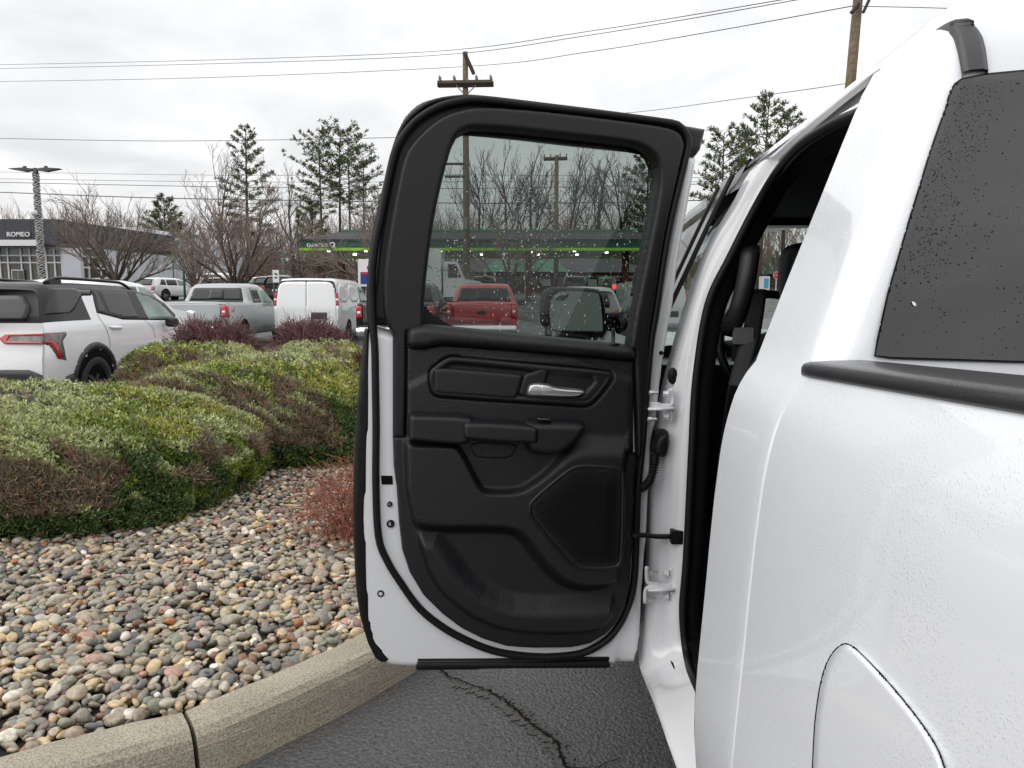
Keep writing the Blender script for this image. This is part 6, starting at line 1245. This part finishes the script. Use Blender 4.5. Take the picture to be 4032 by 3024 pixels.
WI = [([(-400,262,62),(0,255,58),(800,237,49),(1700,203,40),(2300,126,33),(3120,-8,25),(3420,-70,23)], .016, 'topmost overhead wire sloping up to the right'), ([(-400,276,62),(0,270,58),(800,252,49),(1700,219,40),(2300,142,33),(3180,-8,25),(3480,-70,23)], .016, 'overhead wire just below the topmost one'),
      ([(-400,326,62),(0,321,58),(800,306,49),(1832,262,40),(2300,207,34),(2800,125,28),(3356,24,24)], .016, 'third overhead wire meeting the right pole'), ([(3356,24,24),(3700,32,23),(4032,45,22),(4400,62,21)], .012, 'short overhead wire right of the cab pole'), ([(2300,455,40),(2540,438,37),(2900,390,32),(3240,343,27),(3600,285,24)], .014, 'thin wire sloping behind the right pine trees'),
      ([(-300,540,52),(0,545,50),(600,555,47),(1200,549,44),(1832,535,40)], .018, 'thin pale wire high above the showroom'), ([(-300,670,52),(0,677,50),(900,690,46),(1832,688,42),(2800,700,42)], .012, 'thin wire above the twin cables'), ([(-300,698,52),(0,704,50),(900,716,46),(1832,716,42),(2800,716,42)], .014, 'middle cable crossing behind the lamp post'), ([(-300,712,52),(0,718,50),(900,736,46),(1832,742,42),(2800,724,42)], .020, 'dark cable crossing the pine trunks'), ([(-300,748,52),(0,757,50),(600,779,47),(1300,791,44),(1832,800,42),(2400,797,42),(2900,785,42)], .030, 'thick black cable, the lowest across the picture')]
for pts, r, lab in WI: mb = MB(); mb.tube(cr_path(np.array([P(*q) for q in pts]), 8), r, 5); tag(mb.build('overhead_wire', M['wire']), lab, 'wire', 'overhead wires')
# ================================================================ trees
M['bark'] = mat('grey_brown_bark', srgb(92, 82, 74), .9, var=(3, .4)); M['bark_dk'] = mat('dark_bark', srgb(66, 56, 50), .9, var=(3, .4)); M['twigs'] = mat('brown_twigs', srgb(128, 118, 108), .9); M['twigs_red'] = mat('reddish_twigs', srgb(134, 119, 108), .9); M['twigs_pale'] = mat('pale_twigs', srgb(132, 124, 120), .9); M['needle'] = attr_mat('pine_needles', .7, .3); M['pinebark'] = mat('pine_bark', srgb(72, 62, 56), .9)
def segs_mesh(segs, rmin=0):
    a = np.array([s[0] for s in segs]); b = np.array([s[1] for s in segs]); r0 = np.array([s[2] for s in segs])[:, None]; r1 = np.array([s[3] for s in segs])[:, None]
    d = b - a; d /= np.linalg.norm(d, axis=1)[:, None] + 1e-9; ref = np.where(np.abs(d[:, 2:3]) < .9, [[0, 0, 1.0]], [[1.0, 0, 0]]); s = np.cross(d, ref); s /= np.linalg.norm(s, axis=1)[:, None]; u = np.cross(d, s)
    ring = [s, -.5 * s + .87 * u, -.5 * s - .87 * u]; v = np.stack([a + q * r0 for q in ring] + [b + q * r1 for q in ring], 1).reshape(-1, 3); i = np.arange(len(a))[:, None] * 6
    return v, np.concatenate([i + np.array([[0, 1, 4, 3]]), i + np.array([[1, 2, 5, 4]]), i + np.array([[2, 0, 3, 5]])], 1).reshape(-1, 4)
def bare(seed, H_, r, trunk=.25, limbs=8, kids=(5, 5, 4), ang=(.75, .6, .6), up=.25, limb_len=.62, twig=.012, lean=0, lead=.75):
    rg = np.random.RandomState(seed); big = []; small = []
    def go(p, d, L_, r_, lev):
        n = 4 if lev < 2 else 2; q = p; dd = d; pts = [p]
        for k in range(n):
            dd = dd + rg.randn(3) * .10 + np.array([0, 0, up * .12]); dd /= np.linalg.norm(dd); q2 = q + dd * L_ / n; ra, rb = r_ * (1 - .75 * k / n), r_ * (1 - .75 * (k + 1) / n)
            (big if lev < 2 else small).append((q, q2, max(ra, twig), max(rb, twig * .8))); q = q2; pts.append(q)
        if lev - 1 < len(kids):
            for k in range(kids[lev - 1]):
                u = .25 + .75 * (k + rg.rand()) / kids[lev - 1]; i = min(int(u * n), n - 1); o = pts[i] + (pts[i + 1] - pts[i]) * (u * n - i)
                s = rg.randn(3); s -= dd * (s @ dd); s /= np.linalg.norm(s); a = ang[min(lev, len(ang) - 1)] * rg.uniform(.6, 1.25); nd = dd * math.cos(a) + s * math.sin(a) + np.array([0, 0, up * .5]); nd /= np.linalg.norm(nd)
                go(o, nd, L_ * rg.uniform(.38, .66) * (1.15 - .45 * u), r_ * .42, lev + 1)
    p = np.zeros(3); h = H_ * trunk; top = np.array([lean * h, 0, h]); big.append((p, top * .5 + rg.randn(3) * .02 * h * np.array([1, 1, 0]), r * 1.1, r * .95)); big.append((big[-1][1], top, r * .95, r * .85))
    for k in range(limbs):
        th = k * 2.4 + rg.rand() * .7; a = ang[0] * rg.uniform(.35, 1.15); z = .55 + .45 * k / limbs
        d = np.array([math.cos(th) * math.sin(a), math.sin(th) * math.sin(a), math.cos(a)]); go(top * z, d, H_ * limb_len * rg.uniform(.75, 1.1) * (1 if a < .7 else .85), r * .5, 1)
    go(top, np.array([lean, 0, 1.0]), H_ * (1 - trunk) * lead, r * .8, 1)
    return segs_mesh(big), segs_mesh(small)
def bare_tree(name, at, seed, H_, r, lab, tm='twigs', bm='bark', group='bare trees', sx=1.0, **kw):
    e = empty(name, at, local=True); tag(e, lab, 'tree', group); (v, f), (v2, f2) = bare(seed, H_, r, **kw); v = v * [sx, sx, 1]; v2 = v2 * [sx, sx, 1]
    obj('trunk', v, f, M[bm], e); o = obj('crown', v2, f2, M[tm], e); o['kind'] = 'stuff'; return e
def at(px, Y): return (Xat(px, Y), Y, float(G(Y)) - .1)
LOT = 'bare trees on the dealer lot'
bare_tree('lot_tree', at(462, 42), 1, 7.6, .19, 'bare spreading tree in front of the charcoal showroom fascia', group=LOT, trunk=.2, limbs=11, kids=(8, 6, 4), ang=(1.05, .65, .6), up=.24, limb_len=.56, twig=.0085, lead=.3)
bare_tree('lot_tree', at(930, 40), 2, 7.0, .20, 'broad bare tree standing behind the silver pickup cab', 'twigs_red', group=LOT, trunk=.2, limbs=11, kids=(8, 6, 4), ang=(1.05, .65, .6), up=.24, limb_len=.60, twig=.0085, lead=.3)
bare_tree('lot_tree', at(766, 44), 3, 5.6, .13, 'small bare tree between the two large ones on the lot', group=LOT, trunk=.22, limbs=8, kids=(6, 5), ang=(.75, .6), up=.3, twig=.012)
bare_tree('lot_tree', at(1185, 52), 4, 6.0, .14, 'small bare tree below the left end of the canopy', group=LOT, trunk=.28, limbs=8, kids=(6, 5), ang=(.8, .6), up=.3, twig=.012)
bare_tree('lot_tree', at(1500, 36), 5, 8.0, .15, 'bare tree whose twigs cross the canopy beside the open door', group=LOT, trunk=.2, limbs=10, kids=(7, 6, 4), ang=(1.0, .65, .6), up=.25, limb_len=.5, twig=.010, lead=.4)
bare_tree('lot_tree', at(2010, 38), 15, 5.2, .12, 'bare street tree between the poles seen through the door window', 'twigs_red', group=LOT, trunk=.25, limbs=8, kids=(6, 5, 3), ang=(.9, .65), up=.25, twig=.009)
TALL = 'tall bare trees at the edge of the wood'
for px, Y, sd, py, lab, kw in ((885, 98, 6, 565, 'tall pale forked bare tree left of the lone pine', dict(trunk=.45, limbs=4)), (1155, 96, 7, 640, 'tall dark bare tree between the lone pine and the pine group', dict(trunk=.42, limbs=5)), (2000, 88, 8, 545, 'tall bare tree at the left of the door window', dict(trunk=.35, limbs=6)), (2090, 92, 9, 530, 'tall bare tree behind the farther pole', dict(trunk=.35, limbs=6)), (2240, 90, 10, 545, 'tall bare tree right of the farther pole', dict(trunk=.4, limbs=6)), (2440, 88, 11, 560, 'tall bare tree at the right of the door window', dict(trunk=.4, limbs=6)), (1890, 90, 12, 560, 'tall slender bare tree at the top left corner of the door window', dict(trunk=.35, limbs=5)), (2350, 94, 13, 570, 'tall bare tree in the middle right of the door window', dict(trunk=.4, limbs=5))):
    Hh = Zat(px, py, Y) - float(G(Y)); bare_tree('tall_bare_tree', at(px, Y), sd, Hh * .96, .24, lab, 'twigs_pale' if px < 900 else 'bark', 'bark_dk' if px > 1000 else 'bark', TALL, kids=(5, 5, 3), ang=(.62, .55, .55), up=.35, limb_len=.5, twig=.018, **kw)
def pine(at_, seed, H_, lab, bare_to=.35, spread=.2, r=.26, nbr=70, droop=.0, dense=1.0, cone=.5):
    rg = np.random.RandomState(seed); e = empty('pine_tree', at_, local=True); tag(e, lab, 'pine', 'tall pines'); mb = MB(); bend = rg.randn(2) * .01 * H_
    path = [(bend[0] * u * u, bend[1] * u * u, H_ * u) for u in np.linspace(0, 1, 8)]; mb.tube(path, np.linspace(r, .04, 8), 7); mb.build('trunk', M['pinebark'], e, True)
    segs = []; PB = []; DB = []
    for k in range(nbr):
        u = bare_to + (1 - bare_to) * (k + rg.rand()) / nbr; z = H_ * u; th = k * 2.4 + rg.rand(); t = (u - bare_to) / (1 - bare_to)
        L_ = H_ * spread * (1 - t) ** cone * rg.uniform(.45, 1.15) * (.55 + .9 * min(1, t * 4 + .2)) + .25; d = np.array([math.cos(th), math.sin(th), .12 + .45 * t - droop * (1 - t)]); d /= np.linalg.norm(d)
        o = np.array([bend[0] * u * u, bend[1] * u * u, z]); q = o + d * L_ * .55; p2 = q + (d + np.array([0, 0, .18])) * L_ * .45; segs += [(o, q, .05, .035), (q, p2, .035, .015)]
        m = int(max(7, L_ * 6 * dense)); s = rg.uniform(.3, 1.05, m) ** .8; b = np.where((s < .55)[:, None], o + (q - o) * (s / .55)[:, None], q + (p2 - q) * ((s - .55) / .45)[:, None]); side = np.cross(d, [0, 0, 1]); b = b + side * (rg.randn(m) * .16 * L_ * s)[:, None] + np.array([0, 0, 1]) * (rg.rand(m) * .16)[:, None]
        PB.append(b); DB.append(np.repeat((d * .8 + np.array([0, 0, .5]))[None], m, 0))
    v, f = segs_mesh(segs); obj('branches', v, f, M['pinebark'], e); p = np.concatenate(PB); d = np.concatenate(DB); v, f = sprigs(p, d, np.full(len(p), .55), np.full(len(p), .05), 7, .75, rg)
    c = np.array(srgb(86, 98, 66)) * rg.uniform(.55, 1.35, (len(p), 1)); c = np.where((rg.rand(len(p)) < .12)[:, None], np.array(srgb(112, 108, 62)), c); me = mesh_of('needles', v, f); set_tint(me, np.repeat(c, 7, 0)); o = link('needles', me, e, M['needle']); o['kind'] = 'stuff'
def pH(px, py, Y): return Zat(px, py, Y) - float(G(Y))
pine(at(985, 100), 1, pH(985, 508, 100), 'lone tall pine left of the pine group', .3, .145, .3, 66, .25, .9)
pine(at(1275, 100), 2, pH(1270, 535, 100), 'left tree of the tall pine group', .48, .17, .26, 40, 0, .75, .25)
pine(at(1345, 104), 3, pH(1345, 512, 104), 'tallest tree of the pine group', .48, .17, .28, 42, 0, .75, .25)
pine(at(1385, 102), 4, pH(1385, 522, 102), 'slim tree right of the tallest pine', .55, .13, .22, 30, 0, .75, .25)
pine(at(1440, 100), 5, pH(1440, 600, 100), 'rightmost and lower tree of the pine group', .5, .16, .22, 32, 0, .7, .25)
pine(at(665, 96), 6, pH(690, 780, 96), 'short bushy pine between the bare lot trees', .15, .22, .2, 50, 0, 1.3)
pine(at(1240, 92), 16, pH(1240, 800, 92), 'short dark pine under the pine group', .2, .2, .2, 50, 0, 1.0)
pine(at(2985, 78), 7, pH(2990, 395, 78), 'tallest pine behind the front door visor', .35, .13, .3, 50, 0, 1.0, .3)
pine(at(3075, 80), 8, pH(3075, 430, 80), 'pine nearest the cab roof', .4, .12, .25, 36, 0, 1.0, .3)
pine(at(2830, 80), 9, pH(2830, 520, 80), 'broad pine right of the open door', .3, .15, .25, 50, 0, 1.0, .3)
pine(at(2910, 84), 10, pH(2900, 525, 84), 'middle pine of the right hand group', .3, .14, .25, 44, 0, 1.0, .3)
pine(at(2540, 84), 12, pH(2540, 560, 84), 'dark pine at the right edge of the door window', .2, .16, .25, 70, 0, 1.2, .5)
# the wood behind everything: one mass of bare trees and brush
def woodland():
    rg = np.random.RandomState(77); T = []
    for k in range(4):
        (v, f), (v2, f2) = bare(60 + k, 1.0, .012, trunk=.3, limbs=7, kids=(4, 4), ang=(.6, .55, .5), up=.35, limb_len=.5, twig=.0016); T.append((np.concatenate([v, v2]), np.concatenate([f, f2 + len(v)])))
    B = []
    for k in range(3):
        (v, f), (v2, f2) = bare(70 + k, 1.0, .014, trunk=.08, limbs=9, kids=(4, 2), ang=(.75, .5), up=.35, limb_len=.6, twig=.0045); B.append((np.concatenate([v, v2]), np.concatenate([f, f2 + len(v)])))
    V = []; Fc = []; C = []; nb = 0
    def put(t, x, y, h, w, c):
        nonlocal nb
        a = rg.rand() * 6.28; v = t[0] * [h * w, h * w, h]; v = np.stack([v[:, 0] * math.cos(a) - v[:, 1] * math.sin(a), v[:, 0] * math.sin(a) + v[:, 1] * math.cos(a), v[:, 2]], -1) + [x, y, float(G(y)) - .1]; V.append(v); Fc.append(t[1] + nb); nb += len(v); C.append(np.repeat(np.array(c)[None] * rg.uniform(.75, 1.25), len(t[1]), 0))
    c1 = np.array(srgb(128, 114, 104)); c2 = np.array(srgb(138, 118, 106)); c3 = np.array(srgb(122, 114, 103))
    for x in np.arange(-82, 66, 2.5):
        for y in (96, 107, 120):
            h = rg.uniform(8, 12.5) if x < 10 else rg.uniform(8.5, 13); put(T[rg.randint(4)], x + rg.randn() * 1.2, y + rg.randn() * 2.5, h, rg.uniform(.8, 1.2), (c1, c2, c3)[rg.randint(3)])
    for x in np.arange(-80, 64, 1.3):
        for y in (93, 100, 110): put(B[rg.randint(3)], x + rg.randn(), y + rg.randn() * 2, rg.uniform(3, 6.5), rg.uniform(.9, 1.3), (c1, c2, c3)[rg.randint(3)])
    me = mesh_of('woodland', np.concatenate(V), np.concatenate(Fc)); set_tint(me, np.concatenate(C)); o = link('woodland', me, None, M['twig']); tag(o, 'mass of leafless brown woodland rising behind the buildings', 'woodland', kind='stuff')
woodland()
for k, (x, y, h) in enumerate(((15.5, -19, 8.0),)): bare_tree('rear_tree', (x, y, 0), 80 + k, h, .16, 'bare tree mirrored at the bottom right of the rear window', 'bark_dk', 'bark_dk', 'bare trees mirrored in the rear window', trunk=.3, limbs=8, kids=(6, 5, 3), ang=(.8, .6), up=.3, twig=.014)
